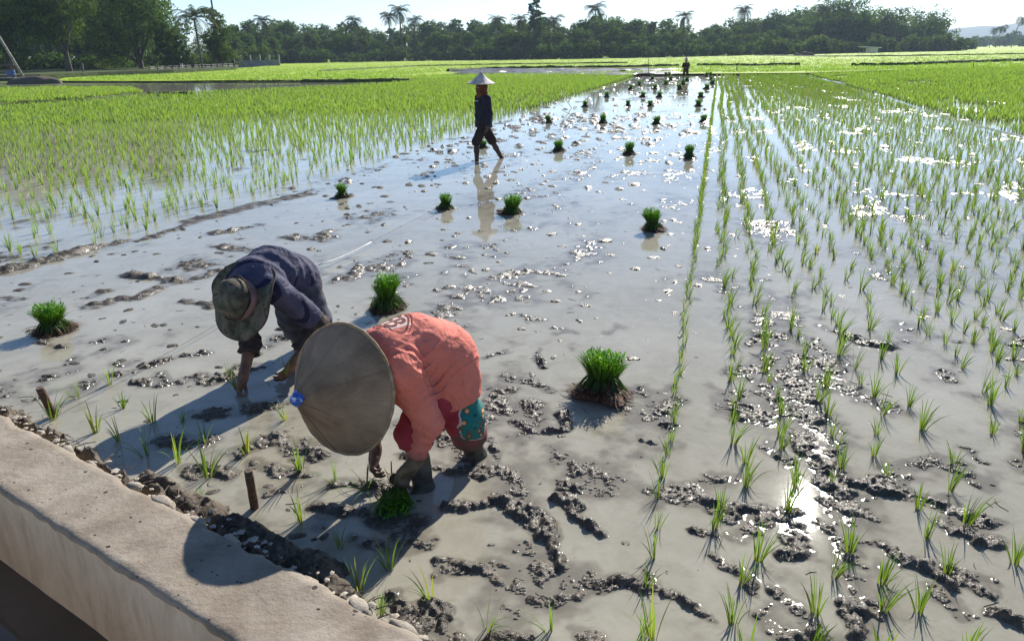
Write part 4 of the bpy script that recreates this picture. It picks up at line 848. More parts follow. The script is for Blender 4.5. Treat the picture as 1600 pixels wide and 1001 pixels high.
def red_worker():
    org = at(700, 730); org = np.array([org[0], org[1], 0.]); A = lambda *p: np.array(p, float)
    e = empty('person', org, 'person in faded red shirt and wide conical hat bending low to plant seedlings', 'person')
    f = un((-.75, -.66, 0)); l = np.array([-f[1], f[0], 0.]); z = A(0, 0, 1)
    pel = A(-.335, 3.375, .545); mid = pel+f*.14+z*.10; ch = pel+f*.28+z*.095; nk = pel+f*.38+z*.04
    hatc = A(-.75, 3.085, .520); ax = un((-.54, -.81, .21)); hc = hatc-ax*.055; face = perp((.1, .1, -1), ax)
    shL = ch+f*.045+l*.155-z*.02; shR = ch+f*.045-l*.155-z*.02
    elL = A(-.385, 3.10, .335); wrL = A(-.462, 3.115, .125); haL = A(-.52, 3.10, .055)
    elR = A(-.66, 3.30, .31); wrR = A(-.655, 3.215, .13); haR = A(-.675, 3.12, .03)
    hipL = pel+l*.085-z*.03; hipR = pel-l*.085-z*.03
    knL = A(-.46, 3.17, .25); anL = A(-.42, 3.12, -.03); knR = A(-.245, 3.33, .27); anR = A(-.19, 3.42, -.02)
    lo, hi = A(-1.05, 2.75, -.1), A(.12, 3.75, .95)
    # body: one continuous surface
    S = Sdf(lo, hi, .006)
    S.cone(pel, mid, .115, .105, .05, sq=(l, 1.25)).cone(mid, ch, .105, .11, .05, sq=(l, 1.3)).cone(ch, nk, .10, .055, .05).cone(nk, hc-ax*.06, .05, .046, .03)
    for h, k_, a_ in ((hipL, knL, anL), (hipR, knR, anR)): S.cone(pel*.4+h*.6, k_, .095, .055, .04).cone(k_, a_, .052, .034, .03).cone(a_, a_+f*.13-z*.03, .034, .024, .02)
    for s_, e_, w_ in ((shL, elL, wrL), (shR, elR, wrR)): S.cone(ch*.5+s_*.5, s_, .065, .055, .03).cone(s_, e_, .05, .037, .02).cone(e_, w_, .036, .025, .02)
    ep, er = add_head(S, hc, ax, face, .95)
    add_hand(S, wrR, haR-wrR, A(.75, -.15, -.3), -1, .95, (.75, .8, .5)); S.warp(crumple(.002, 30, 3)); S.mesh('body', org, M['muddy_skin'], e); eyes(ep, er, org, e)
    v, fa = lathe([(.082, -.02), (.088, .01), (.085, .045), (.065, .08), (.03, .1), (.001, .104)], 24); Rm = frame_to(ax); v = v@Rm.T+(hc-org)-face*.012; obj('hair', mesh_np('hair', v, fa, True), M['hair'], e)
    # glove on the left hand
    S = Sdf(wrL-.2, wrL+A(.16, .16, .12), .0045); add_hand(S, wrL+(haL-wrL)*.1, haL-wrL, A(-.45, -.2, -.6), 1, 1.0, (.7, .75, .45), .05, .0035); S.cone(wrL+(wrL-haL)*.45, wrL+(haL-wrL)*.15, .036, .034, .015, flat0=True)
    S.warp(crumple(.005, 60, 6)); S.mesh('glove', org, M['glove'], e)
    # shirt
    S = Sdf(lo, hi, .006)
    hem = pel-f*.02-z*.19
    S.cone(hem, pel+f*.02+z*.02, .162, .160, .05, sq=(l, 1.12), flat0=True).cone(pel, mid, .148, .132, .06, sq=(l, 1.2)).cone(mid, ch, .132, .128, .06, sq=(l, 1.25)).cone(ch, nk+f*.01, .118, .082, .05, flat=True)
    for s_, e_, w_, fl in ((shL, elL, wrL, 1), (shR, elR, wrR, 0)):
        S.cone(ch*.55+s_*.45, s_, .098, .082, .05).cone(s_, e_, .076, .060, .03)
        we = e_+(w_-e_)*(.80 if fl else .35); S.cone(e_, we, .058, .043 if fl else .052, .025, flat=True)
    S.cone(shL+l*.01-z*.03, elL-f*.02, .07, .055, .03).cone(ch-z*.10, pel-z*.10, .125, .14, .06, sq=(l, 1.2))
    D1 = un((.2, .42, .10)); n1 = un(np.cross(D1, un(l+z*.7)))
    up_ = un(np.cross(l, f))
    S.warp(folds(n1, 24, .014, pel+f*.12+l*.14+z*.03, A(.2, .2, .2), 1, 4)).warp(folds(l*.75-f*.5, 21, .012, pel+l*.1-z*.02, A(.14, .14, .18), 2, 4)).warp(folds(l*.5+f*.8-z*.25, 18, .012, shL+z*.0-f*.06, A(.14, .14, .16), 4, 3.5)).warp(folds(elL-wrL, 20, .010, elL*.6+wrL*.4, A(.1, .1, .14), 7)).warp(folds(f+z*.4, 11, .006, mid, A(.25, .25, .12), 9)).warp(crumple(.006, 16, 11)).warp(crumple(.0025, 45, 12))
    sh = S.mesh('shirt', org, M['red'], e)
    vs = np.zeros(len(sh.data.vertices)*3, np.float32); sh.data.vertices.foreach_get('co', vs); vs = vs.reshape(-1, 3); bvh = BVHTree.FromPolygons([Vector(p) for p in vs.tolist()], [tuple(p.vertices) for p in sh.data.polygons])
    c0 = ch-f*.035-l*.04; e1 = f*.25+l*.97; e1 = un(e1)*1.3; e2 = -un(np.cross(e1, z))*1.3; nrm = un(z*.9-f*.1)
    oval = [(.085*math.cos(a)*(1+.12*math.cos(2*a)), .05*math.sin(a)) for a in np.linspace(0, 6.2832, 30)]
    oval2 = [(.098*math.cos(a)*(1+.12*math.cos(2*a)), .062*math.sin(a)) for a in np.linspace(.4, 5.2, 30)]
    Fl = [([(-.052, -.034), (-.046, .034)], 2.2), ([(-.046, .030), (-.002, .030)], 2.), ([(-.048, .002), (-.01, .002)], 2.)]
    Bl = [([(.010, -.034), (.014, .034)], 2.2), ([(.014, .031), (.042, .028), (.046, .014), (.036, .002), (.014, .001)], 2.), ([(.034, .001), (.054, -.008), (.052, -.026), (.036, -.034), (.010, -.034)], 2.)]
    fill = [([(-.07, y), (.07, y)], 3.4) for y in np.linspace(-.036, .036, 7)]
    drape(fill, c0, e1, e2, .0042, bvh, org, .0012, M['print'], 'emblem_ground', sh, nrm)
    drape([(oval, 1.), (oval2, .7)]+Fl+Bl, c0, e1, e2, .0052, bvh, org, .0028, M['ink'], 'emblem', sh, nrm)
    c1 = mid-f*.03+z*0
    tx = [([(x, -.008), (x+.003, .008)], 1) for x in np.linspace(-.05, .02, 8)]+[([(x, .006*(-1)**i), (x+.008, .006*(-1)**i)], 1) for i, x in enumerate(np.linspace(-.05, .02, 8))]+[([(.045, -.004), (.052, .006), (.058, -.002), (.050, -.008), (.045, -.004)], 1)]
    drape(tx, c1, e1, e2, .0024, bvh, org, .0022, M['print'], 'small_print', sh, nrm)
    # trousers, knee length, with a patterned panel
    S = Sdf(lo, hi, .006); S.cone(pel-f*.03, pel+f*.08, .135, .125, .04, sq=(l, 1.18))
    hmL = knL+(anL-knL)*.18; hmR = knR+(anR-knR)*.55
    S.cone(pel*.4+hipL*.6, knL, .122, .085, .05).cone(knL, hmL, .082, .074, .03, flat=True).cone(pel*.4+hipR*.6, knR, .128, .100, .05).cone(knR, hmR, .098, .088, .03, flat=True)
    S.warp(folds(z*.7+l*.5, 13, .008, knR+z*.06, A(.2, .2, .2), 21)).warp(folds(z*.5-f*.6, 12, .009, knL+z*.05, A(.2, .2, .2), 22)).warp(crumple(.006, 18, 23))
    n, c = M['_bt']; pc = knR-f*.02+l*.07-z*.0-org
    def dist_to(p, sc):
        mp = n.new('Mapping'); mp.inputs['Location'].default_value = tuple(-np.array(p)*np.array(sc)); mp.inputs['Scale'].default_value = sc; n.link(n.coord(), mp.inputs['Vector']); ln = n.new('VectorMath', operation='LENGTH'); n.link(mp.outputs[0], ln.inputs[0]); return ln.outputs['Value']
    d = n.math('ADD', dist_to(pc, (6.5, 6.5, 6.0)), n.math('MULTIPLY', n.noise(9, 2), .55))
    vo = n.new('TexVoronoi'); vo.inputs['Scale'].default_value = 27; n.link(n.coord(), vo.inputs['Vector'])
    flw = n.ramp(vo.outputs['Distance'], [(.0, (.55, .12, .03)), (.12, (.7, .55, .35)), (.22, (.42, .13, .03)), (.34, (.02, .05, .05)), (.42, (.02, .17, .16)), (.9, (.045, .25, .22))], 'CONSTANT')
    edge = n.ramp(d, [(.0, (1, 1, 1)), (.93, (1, 1, 1)), (.931, (0, 0, 0))], 'CONSTANT'); line = n.ramp(d, [(.0, (0, 0, 0)), (.90, (1, 1, 1)), (.96, (0, 0, 0))], 'CONSTANT')
    c2 = n.mix(edge, c, flw); c2 = n.mix(line, c2, (.5, .42, .38))
    v2 = n.new('TexVoronoi'); v2.inputs['Scale'].default_value = 19; n.link(n.coord(), v2.inputs['Vector']); d2 = dist_to(pc-z*.10-f*-.03, (9, 9, 9))
    lf = n.math('MULTIPLY', n.math('LESS_THAN', v2.outputs['Distance'], .30), n.math('LESS_THAN', d2, 1.)); c2 = n.mix(lf, c2, (.10, .10, .085))
    sz = n.new('SeparateXYZ'); n.link(n.coord(), sz.inputs[0]); c2 = n.mix(n.math('MULTIPLY', n.ramp(n.math('ADD', sz.outputs[2], n.math('MULTIPLY', n.noise(16, 4, .7), .22)), [(.22, (1, 1, 1)), (.33, (0, 0, 0))]), .8), c2, (.11, .085, .06))
    M['batik'] = n.done(n.pbsdf(c2, .85, .2, n.bump(n.noise(300, 2), .12, .002)))
    S.mesh('trousers', org, M['batik'], e)
    # rubber boots
    for k_, a_, hm in ((knL, anL, hmL), (knR, anR, hmR)):
        S = Sdf(np.minimum(k_, a_)-.16, np.maximum(k_, a_)+.16, .006); S.cone(k_+(a_-k_)*.08, a_, .055, .046, .02).cone(a_, a_+f*.10-z*.02, .055, .042, .03).warp(crumple(.008, 30, 31)); S.mesh('boot', org, M['boot'], e)
    cone_hat(e, org, hatc, ax, .292, .268, (M['hat'], M['hat_rim'], M['hat']), STRAIGHT, True, 6, .5)
    # seedlings: a bundle held in the glove and the few being set
    g = haL+(haL-wrL)*.35; b = empty('seedling_bundle', g, 'seedling bundle held head down in the gloved hand of the red worker', 'seedling bundle')
    lm, rm = bundle_meshes(91, 420, 2, .0058); q = bpy.data.objects.new('leaves', lm); C.objects.link(q); q.parent = b; r2 = bpy.data.objects.new('root_base', rm); C.objects.link(r2); r2.parent = b
    b.scale = (1., 1., 1.); dr = un((.03, -.86, -.24)); b.rotation_euler = Matrix(frame_to(dr).tolist()).to_euler(); r2.scale = (.3, .3, .5); b.location = g-dr*.02+z*.012
    h0 = haR+un(haR-wrR)*.06; vv, ff, hh, rv = clumps(np.zeros((1, 3)), np.array([.23]), 9, .0065, 5, 5, (1.05, 1.5), .006, (-.35, -.06))
    vv[:, 2] += .022; me = mesh_np('rice_seedling', vv, ff, False, {'h': hh, 'r': rv}); o = obj('rice_seedling', me, M['seedling'], None, h0); o.rotation_euler = (0, 0, .25); tag(o, 'limp seedlings trailing from the bare fingers of the red worker', 'rice seedling')

def purple_worker():
    org = np.array([-1.3, 4.75, 0.]); A = lambda *p: np.array(p, float)
    e = empty('person', org, 'person in purple shirt and camouflage bucket hat bending beside the red shirted worker', 'person')
    f = un((-.40, -.92, 0)); l = np.array([-f[1], f[0], 0.]); z = A(0, 0, 1)
    pel = A(-1.41, 4.79, .555); mid = pel+f*.18+z*.10; ch = pel+f*.34+z*.085; nk = pel+f*.44+z*.03
    hatc = A(-1.60, 4.30, .56); ax = un((-.42, -.86, .22)); hc = hatc+ax*.0; face = perp((.05, -.1, -1), ax)
    shL = ch+f*.05+l*.165-z*.03; shR = ch+f*.05-l*.15-z*.06; elL = A(-1.215, 4.56, .315); wrL = A(-1.355, 4.40, .115); haL = A(-1.41, 4.34, .045)
    elR = A(-1.60, 4.40, .25); wrR = A(-1.615, 4.23, .09); haR = A(-1.64, 4.20, .01)
    hipL = pel+l*.085-z*.03; hipR = pel-l*.085-z*.03; knL = A(-1.27, 4.74, .27); anL = A(-1.25, 4.82, -.04); knR = A(-1.47, 4.85, .27); anR = A(-1.44, 4.95, -.04)
    lo, hi = A(-1.95, 3.95, -.1), A(-.95, 5.15, .95)
    S = Sdf(lo, hi, .0065); S.cone(pel, mid, .115, .105, .05, sq=(l, 1.25)).cone(mid, ch, .105, .11, .05, sq=(l, 1.3)).cone(ch, nk, .10, .055, .05).cone(nk, hc-ax*.05, .05, .048, .03)
    for h, k_, a_ in ((hipL, knL, anL), (hipR, knR, anR)): S.cone(pel*.4+h*.6, k_, .09, .055, .04).cone(k_, a_, .05, .034, .03).cone(a_, a_+f*.12-z*.02, .034, .024, .02)
    for s_, e_, w_ in ((shL, elL, wrL), (shR, elR, wrR)): S.cone(ch*.5+s_*.5, s_, .065, .055, .03).cone(s_, e_, .05, .038, .02).cone(e_, w_, .040, .028, .02)
    ep, er = add_head(S, hc-ax*.03, ax, face, .97)
    add_hand(S, wrR, haR-wrR, A(.8, .1, -.2), -1, 1.05, (.6, .7, .4)); add_hand(S, wrL, haL-wrL, A(-.7, -.1, -.3), 1, 1.05, (.35, .5, .4), .12); S.warp(crumple(.003, 30, 3)); S.mesh('body', org, M['skin'], e); eyes(ep, er, org, e)
    v, fa = lathe([(.09, -.05), (.092, -.01), (.086, .03), (.06, .06), (.001, .075)], 24); v = v@frame_to(ax).T+(hc-org)-face*.012-ax*.02; obj('hair', mesh_np('hair', v, fa, True), M['hair'], e)
    S = Sdf(lo, hi, .0065); hem = pel-f*.08-z*.05
    S.cone(pel-f*.02-z*.15, pel+f*.02, .142, .142, .05, sq=(l, 1.12), flat0=True).cone(pel, mid, .138, .132, .06, sq=(l, 1.2)).cone(mid, ch, .132, .128, .06, sq=(l, 1.3)).cone(ch, nk, .118, .08, .05, flat=True)
    for s_, e_, t in ((shL, elL, .85), (shR, elR, .42)): S.cone(ch*.55+s_*.45, s_, .10, .086, .05).cone(s_, s_+(e_-s_)*t, .082, .078, .03, flat=True)
    S.warp(folds(f*.9+l*.3, 10, .012, mid+z*.08, A(.3, .3, .2), 41)).warp(folds(l*.7+z*.5, 12, .011, shL-z*.03, A(.16, .16, .2), 42)).warp(crumple(.008, 15, 43)).warp(crumple(.003, 40, 44)); S.mesh('shirt', org, M['purple'], e)
    for s_, e_, w_, t in ((shL, elL, wrL, .72), (shR, elR, wrR, .30)):
        S = Sdf(np.minimum(np.minimum(s_, e_), w_)-.12, np.maximum(np.maximum(s_, e_), w_)+.12, .006); S.cone(s_+(e_-s_)*.25, e_, .07, .062, .03).cone(e_, e_+(w_-e_)*t, .060, .066, .02, flat=True).warp(folds(e_-s_, 20, .009, e_, A(.12, .12, .15), 46)).warp(crumple(.008, 28, 45)); S.mesh('under_sleeve', org, M['brownsleeve'], e)
    S = Sdf(lo, hi, .0065); S.cone(pel-f*.02, pel+f*.06, .13, .12, .04, sq=(l, 1.18))
    for h, k_, a_ in ((hipL, knL, anL), (hipR, knR, anR)): S.cone(pel*.4+h*.6, k_, .118, .092, .05).cone(k_, k_+(a_-k_)*.45, .09, .085, .03, flat=True)
    S.warp(folds(z*.8+l*.4, 12, .010, pel-z*.2, A(.3, .3, .25), 47)).warp(crumple(.007, 18, 48)); S.mesh('trousers', org, M['greycloth'], e)
    for k_, a_ in ((knL, anL), (knR, anR)):
        S = Sdf(np.minimum(k_, a_)-.16, np.maximum(k_, a_)+.16, .007); S.cone(k_+(a_-k_)*.2, a_, .06, .054, .02).cone(a_, a_+f*.10-z*.02, .052, .042, .03).warp(crumple(.006, 30, 31)); S.mesh('boot', org, M['boot'], e)
    # bucket hat: crown, band, drooping brim
    root = bpy.data.objects.new('hat', None); C.objects.link(root); root.parent = e; root.location = hatc-ax*.02-org; ha = un((-.44, -.80, .42)); root.rotation_euler = Matrix(frame_to(ha).tolist()).to_euler()
    w = lambda a, i: .03*math.sin(2*a+.5+i*.2)+.018*math.sin(5*a+i*.5)
    cr = [(.112, -.01), (.114, .03), (.110, .075), (.100, .105), (.080, .125), (.05, .134), (.001, .137)]
    v, fa = lathe(cr, 72, w); v[:, 2] += .008*np.sin(v[:, 0]*40)*np.cos(v[:, 1]*30)*(v[:, 2] > .05); obj('crown', mesh_np('crown', v, fa, True), M['camo'], root)
    v, fa = lathe([(.1165, -.005), (.1195, .004), (.119, .034), (.1155, .042)], 72, w); obj('band', mesh_np('band', v, fa, True), M['pinkband'], root)
    m = MB(); m.tube([(.1235*math.cos(a)*(1+w(a, 1)), .1235*math.sin(a)*(1+w(a, 1)), .048+.022*math.sin(a*1+.8)) for a in np.linspace(0, 6.2832, 60)], .0045, 6, False); m.build('cord', M['darktrouser'], root, True)
    br = []; prof = [(.108, 0.), (.135, -.004), (.165, -.010), (.205, -.018), (.228, -.026), (.230, -.030), (.224, -.030), (.165, -.016), (.108, -.006)]
    v, fa = lathe(prof, 96, lambda a, i: .02*math.sin(2*a+.4)+.012*math.sin(4*a)+.008*math.sin(9*a)); rr = np.hypot(v[:, 0], v[:, 1]); an = np.arctan2(v[:, 1], v[:, 0]); k = ((rr-.11)/.1).clip(0, 1.2)
    v[:, 2] += k**1.5*(-.022*np.cos(2*(an-1.2))+.010*np.sin(5*an)+.012*np.sin(3*an+1)+.01); obj('brim', mesh_np('brim', v, fa, True), M['camo'], root)
    root.scale = (1.06, 1.06, 1.06); i0 = 5*96; m = MB(); m.tube([tuple(p) for p in v[i0:i0+96]]+[tuple(v[i0])], .0045, 6, False); m.build('brim_edge', M['brownsleeve'], root, True)
    # chin strap ends and cloth flap at the neck
    S = Sdf(nk-.2, nk+.2, .006); S.cone(nk-f*.02, hc-ax*.03, .085, .088, .03).warp(crumple(.012, 22, 50)); S.mesh('neck_cloth', org, M['brownsleeve'], e)
    for k, (h_, aa) in enumerate(((haL, -.3), (haR, .6))):
        lab = 'seedlings hanging from the raised left hand of the purple worker' if k == 0 else 'seedlings pressed into mud by the purple worker hand'
        vv, ff, hh, rv = clumps(np.zeros((1, 3)), np.array([.17]), 9, .007, 5, 7+k, (.3, .9), .01, (.1, -.2) if k == 0 else (-.35, .3)); vv[:, 2] += .005
        o = obj('rice_seedling', mesh_np('rice_seedling', vv, ff, False, {'h': hh, 'r': rv}), M['seedling'], None, h_+A(.03, -.03, .03) if k == 0 else h_+A(-.02, .02, .0)); tag(o, lab, 'rice seedling')

def walker():
    org = np.array([-.40, 14.7, 0.]); A = lambda *p: np.array(p, float); z = A(0, 0, 1)
    e = empty('person', org, 'person in dark navy clothes and pale conical hat walking across the shallow water', 'person')
    f = un((-.86, -.5, 0)); l = np.array([-f[1], f[0], 0.]); sc = .93
    pel = A(-.46, 14.68, .70); ch = pel+z*.33+f*.01; nk = pel+z*.475+f*.0; hc = nk+z*.14+f*.035
    shL = ch+z*.085+l*.165; shR = ch+z*.085-l*.165; hipL = pel+l*.08; hipR = pel-l*.08
    knL = A(-.60, 14.52, .37); anL = A(-.605, 14.54, -.07); knR = A(-.33, 14.80, .36); anR = A(-.13, 14.88, -.02)
    elL = shL-z*.26-f*.03+l*.03; wrL = elL-z*.22+f*.05; elR = shR-z*.26-f*.06-l*.02; wrR = elR-z*.22-f*.02
    lo, hi = A(-1.0, 14.2, -.14), A(.15, 15.2, 1.55)
    S = Sdf(lo, hi, .009); S.cone(pel, ch, .115, .115, .05, sq=(l, 1.25)).cone(ch, nk, .115, .055, .05, sq=(l, 1.2)).cone(nk, hc-z*.05, .05, .048, .03)
    for h, k_, a_ in ((hipL, knL, anL), (hipR, knR, anR)): S.cone(h, k_, .088, .056, .04).cone(k_, k_*.6+a_*.4, .052, .05, .02).cone(k_*.6+a_*.4, a_, .05, .034, .03).cone(a_, a_+f*.14-z*.03, .034, .022, .02)
    for s_, e_, w_ in ((shL, elL, wrL), (shR, elR, wrR)): S.cone(s_, e_, .05, .036, .03).cone(e_, w_, .036, .025, .02); add_hand(S, w_, w_-e_+f*.03, f*.3-l*(1 if s_ is shL else -1), 1 if s_ is shL else -1, 1., (.3, .4, .3))
    ep, er = add_head(S, hc, z, f, .97); S.mesh('body', org, M['backlit_skin'], e); eyes(ep, er, org, e)
    S = Sdf(lo, hi, .009); S.cone(pel-z*.10, pel+z*.1, .155, .145, .04, sq=(l, 1.25), flat0=True).cone(pel+z*.1, ch, .142, .138, .05, sq=(l, 1.25)).cone(ch, nk-z*.01, .13, .07, .06, sq=(l, 1.25), flat=True)
    for s_, e_, w_ in ((shL, elL, wrL), (shR, elR, wrR)): S.cone(s_, e_, .075, .058, .04).cone(e_, e_+(w_-e_)*.95, .057, .048, .03, flat=True)
    S.warp(folds(z+l*.3, 8, .010, pel+z*.1, A(.3, .3, .25), 61)).warp(crumple(.010, 12, 62)); s_ = S.mesh('shirt', org, M['navy'], e)
    p = ch+f*.165+l*.07+z*.05-org; MB().box(p, (.05, .012, .05), Matrix(frame_to(f).tolist())).build('chest_badge', M['hat_pale'], s_)
    S = Sdf(lo, hi, .009); S.cone(pel-z*.02, pel+z*.08, .128, .12, .04, sq=(l, 1.2))
    for h, k_, a_ in ((hipL, knL, anL), (hipR, knR, anR)): S.cone(h, k_, .105, .083, .05).cone(k_, k_+(a_-k_)*.18, .082, .078, .03, flat=True)
    S.warp(crumple(.012, 12, 63)); S.mesh('trousers', org, M['darktrouser'], e)
    S = Sdf(hc-.25, hc+.25, .008); S.ell(hc-f*.015, (.105, .11, .13), None, .02).cone(hc-z*.05, nk-z*.06, .095, .115, .04, flat=True).ell(hc+f*.12-z*.0, (.055, .055, .085), None, .02, sub=True); S.warp(crumple(.010, 18, 64)); S.mesh('headscarf', org, M['scarf'], e)
    cone_hat(e, org, hc+z*.075, un((.03, -.06, 1)), .255, .185, (M['hat_pale'], M['hat_rim'], M['hat']), FLARED, False, 10, .2)

def far_person():
    org = np.array([12.2, 55.2, 0.]); A = lambda *p: np.array(p, float); z = A(0, 0, 1)
    e = empty('person', org, 'distant person in dark maroon clothes and straw hat standing at the far end', 'person'); f = un((.2, -1, 0)); l = np.array([-f[1], f[0], 0.])
    pel = org+z*.62; ch = pel+z*.32; nk = pel+z*.46; hc = nk+z*.12; lo = org-A(.5, .5, .12); hi = org+A(.5, .5, 1.5)
    S = Sdf(lo, hi, .013); S.cone(pel, ch, .11, .115, .05, sq=(l, 1.25)).cone(ch, nk, .11, .055, .05).ell(hc, (.085, .095, .115), None, .03).cone(hc+f*.09, hc+f*.1-z*.03, .012, .014, .01)
    for s in (-1, 1):
        h = pel+l*.09*s; k_ = org+l*.13*s+z*.33; a_ = org+l*.15*s-z*.08; S.cone(h, k_, .085, .055, .04).cone(k_, a_, .05, .034, .03).cone(a_, a_+f*.12, .03, .022, .02)
        sh = ch+z*.08+l*.17*s; el = sh-z*.22+l*.07*s-f*.04; w = el-z*.03-l*.08*s+f*.18; S.cone(sh, el, .05, .038, .03).cone(el, w, .036, .026, .02); add_hand(S, w, w-el, A(0, 0, -1), s, 1.1, (.8, .7, .5))
    S.mesh('body', org, M['skin'], e)
    S = Sdf(lo, hi, .013); S.cone(pel-z*.12, pel+z*.1, .16, .145, .04, sq=(l, 1.2), flat0=True).cone(pel+z*.1, ch, .142, .138, .05, sq=(l, 1.2)).cone(ch, nk, .13, .07, .05, flat=True)
    for s in (-1, 1): sh = ch+z*.08+l*.17*s; el = sh-z*.22+l*.07*s-f*.04; S.cone(sh, el, .075, .06, .03).cone(el, el-z*.02-l*.05*s+f*.12, .058, .05, .03, flat=True)
    S.warp(crumple(.012, 12, 65)); S.mesh('shirt', org, M['maroon'], e)
    S = Sdf(lo, hi, .013)
    for s in (-1, 1): S.cone(pel+l*.08*s, org+l*.13*s+z*.33, .105, .08, .03).cone(org+l*.13*s+z*.33, org+l*.14*s+z*.2, .08, .078, .03, flat=True)
    S.warp(crumple(.012, 12, 66)); S.mesh('trousers', org, M['darktrouser'], e)
    cone_hat(e, org, hc+z*.07, un((.02, -.05, 1)), .24, .16, (M['hat_pale'], M['hat_rim'], M['hat']), FLARED, False, 0)

# ------------------------------------------------------------------ trees, far buildings, hills
def crown_np(seed, blobs, n, size, flat=.0, r_=None):
    """leaf sprays spread through clumped volumes; blobs (cx,cy,cz,rx,ry,rz)"""
    r = np.random.default_rng(seed); B = np.array(blobs, float); wt = (B[:, 3]*B[:, 4]*B[:, 5])**.62; cnt = (n*wt/wt.sum()).astype(int)+8; V = []; hh = []; rv = []
    for b, c in zip(B, cnt):
        ns = max(6, c//16); d = r.normal(size=(ns, 3)); d /= np.linalg.norm(d, axis=1)[:, None]; rad_ = .45+.6*r.random(ns)**.6; cc = d*rad_[:, None]       # sprays inside the blob
        cc = np.repeat(cc, 16, 0)+r.normal(0, .12, (ns*16, 3)); m = len(cc); P = b[:3]+cc*b[3:]
        nrm = cc+r.normal(0, .55, (m, 3))+np.array([0, 0, .35]); nrm /= np.linalg.norm(nrm, axis=1)[:, None]; t = np.cross(nrm, r.normal(size=(m, 3))); t /= np.linalg.norm(t, axis=1)[:, None]; s = np.cross(nrm, t)
        L = size*r.uniform(.6, 1.4, m)[:, None]; W_ = L*.45
        V.append(np.stack([P-t*L*.5, P-s*W_*.5+nrm*L*.05, P+t*L*.5, P+s*W_*.5+nrm*L*.05], 1).reshape(-1, 3)); q = np.repeat(r.random(ns), 16)*.75+r.random(m)*.25
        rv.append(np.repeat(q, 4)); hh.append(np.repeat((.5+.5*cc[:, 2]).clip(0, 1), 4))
    V = np.concatenate(V); f = np.arange(len(V)).reshape(-1, 4); return V, f, np.concatenate(hh), np.concatenate(rv)
def broad_tree(seed, H, W, n, size, mat, trunk_h=.3, dense=1., lean=0.):
    r = np.random.default_rng(seed); bl = []; nb = int(r.integers(9, 15))
    for k in range(nb):
        t = (k+.5)/nb; z = trunk_h+(1-trunk_h)*(.12+.8*t); w = math.sin(math.pi*min(1, (.18+.82*t)*.92))**.7; a = r.uniform(0, 6.28); q = W*.5*w*r.uniform(.3, .78)
        s = W*r.uniform(.17, .3)*dense; bl.append((math.cos(a)*q+lean*z*H, math.sin(a)*q, z*H, s, s, s*r.uniform(.65, .95)))
    bl.append((lean*H*.7, 0, H*(trunk_h+.35*(1-trunk_h)), W*.3*dense, W*.3*dense, H*(1-trunk_h)*.3)); bl.append((lean*H*.85, 0, H*.86, W*.2, W*.2, H*.11))
    v, f, hh, rv = crown_np(seed, bl, n, size); cm = mesh_np('crown', v, f, False, {'h': hh, 'r': rv}); cm.materials.append(mat)
    m = MB(); tr = H*.022; m.tube([(0, 0, -.3), (.02*H*lean, 0, H*trunk_h*.5), (lean*H*trunk_h, 0, H*trunk_h), (lean*H*.6, 0, H*.62)], [tr*1.5, tr*1.1, tr*.9, tr*.35], 8)
    for b in bl[:nb:1]:
        s0 = Vector((lean*H*trunk_h, 0, H*trunk_h*r.uniform(.8, 1.2))); e = Vector(b[:3]); m.tube([s0, (s0+e)*.5+Vector((0, 0, -.03*H)), e], [tr*.5, tr*.35, tr*.12], 5)
    tm = mesh_np('trunk', m.v, m.f, True); tm.materials.append(M['bark']); return cm, tm
def palm_mesh(seed, H, L, nf, mat, lean=.06, droop=1., frondw=.16):
    r = np.random.default_rng(seed); top = np.array([lean*H, 0, H]); V = []; hh = []; rv = []
    for k in range(nf):
        a = k*2.4+r.uniform(-.2, .2); el = r.uniform(-.5, 1.25); d = np.array([math.cos(a), math.sin(a)]); ln = L*r.uniform(.8, 1.1); P = []; q = top.copy(); e = el
        ns = 13
        for i in range(ns+1): P.append(q.copy()); q = q+np.array([d[0]*math.cos(e), d[1]*math.cos(e), math.sin(e)])*ln/ns; e -= droop*.15*(1+.06*i)
        P = np.array(P); sd = np.array([-d[1], d[0], 0.]); kr = r.random()
        for i in range(1, ns):
            for sg in (-1, 1):
                for j in (0, .5):
                    p = P[i]*(1-j)+P[i+1]*j; t = P[i+1]-P[i]; t /= np.linalg.norm(t); w = frondw*ln*(1.15-.9*abs((i+j)/ns-.45))*r.uniform(.8, 1.15); tip = p+sd*sg*w*.8+t*w*.55+np.array([0, 0, -w*.45*r.uniform(.6, 1.3)]); b = t*ln/ns*.30
                    V += [p-b*.6, p+b*.6, tip+b*.2, tip-b*.05]; hh += [i/ns]*4; rv += [kr*.7+.3*r.random()]*4
    V = np.array(V); cm = mesh_np('crown', V, np.arange(len(V)).reshape(-1, 4), False, {'h': hh, 'r': rv}); cm.materials.append(mat)
    m = MB(); pts = [(lean*H*t**2, 0, H*t-.2) for t in np.linspace(0, 1, 8)]; w = H*.012+.05; m.tube(pts, [w*1.4, w*1.1]+[w]*4+[w*.9, w*.85], 7)
    for k in range(7): a = k*.9; m.box(top+np.array([math.cos(a)*.22, math.sin(a)*.22, -.25]), (.22, .22, .26))
    tm = mesh_np('trunk', m.v, m.f, True); tm.materials.append(M['bark']); return cm, tm
def place(name, pair, p, label, cat, group=None, s=1., rz=0., sxy=None):
    e = empty(name, p, label, cat, group); q = sxy or s; e.scale = (q, q, s); e.rotation_euler = (0, 0, rz)
    for n_, me in zip(('crown', 'trunk'), pair):
        o = bpy.data.objects.new(n_, me); C.objects.link(o); o.parent = e
    return e
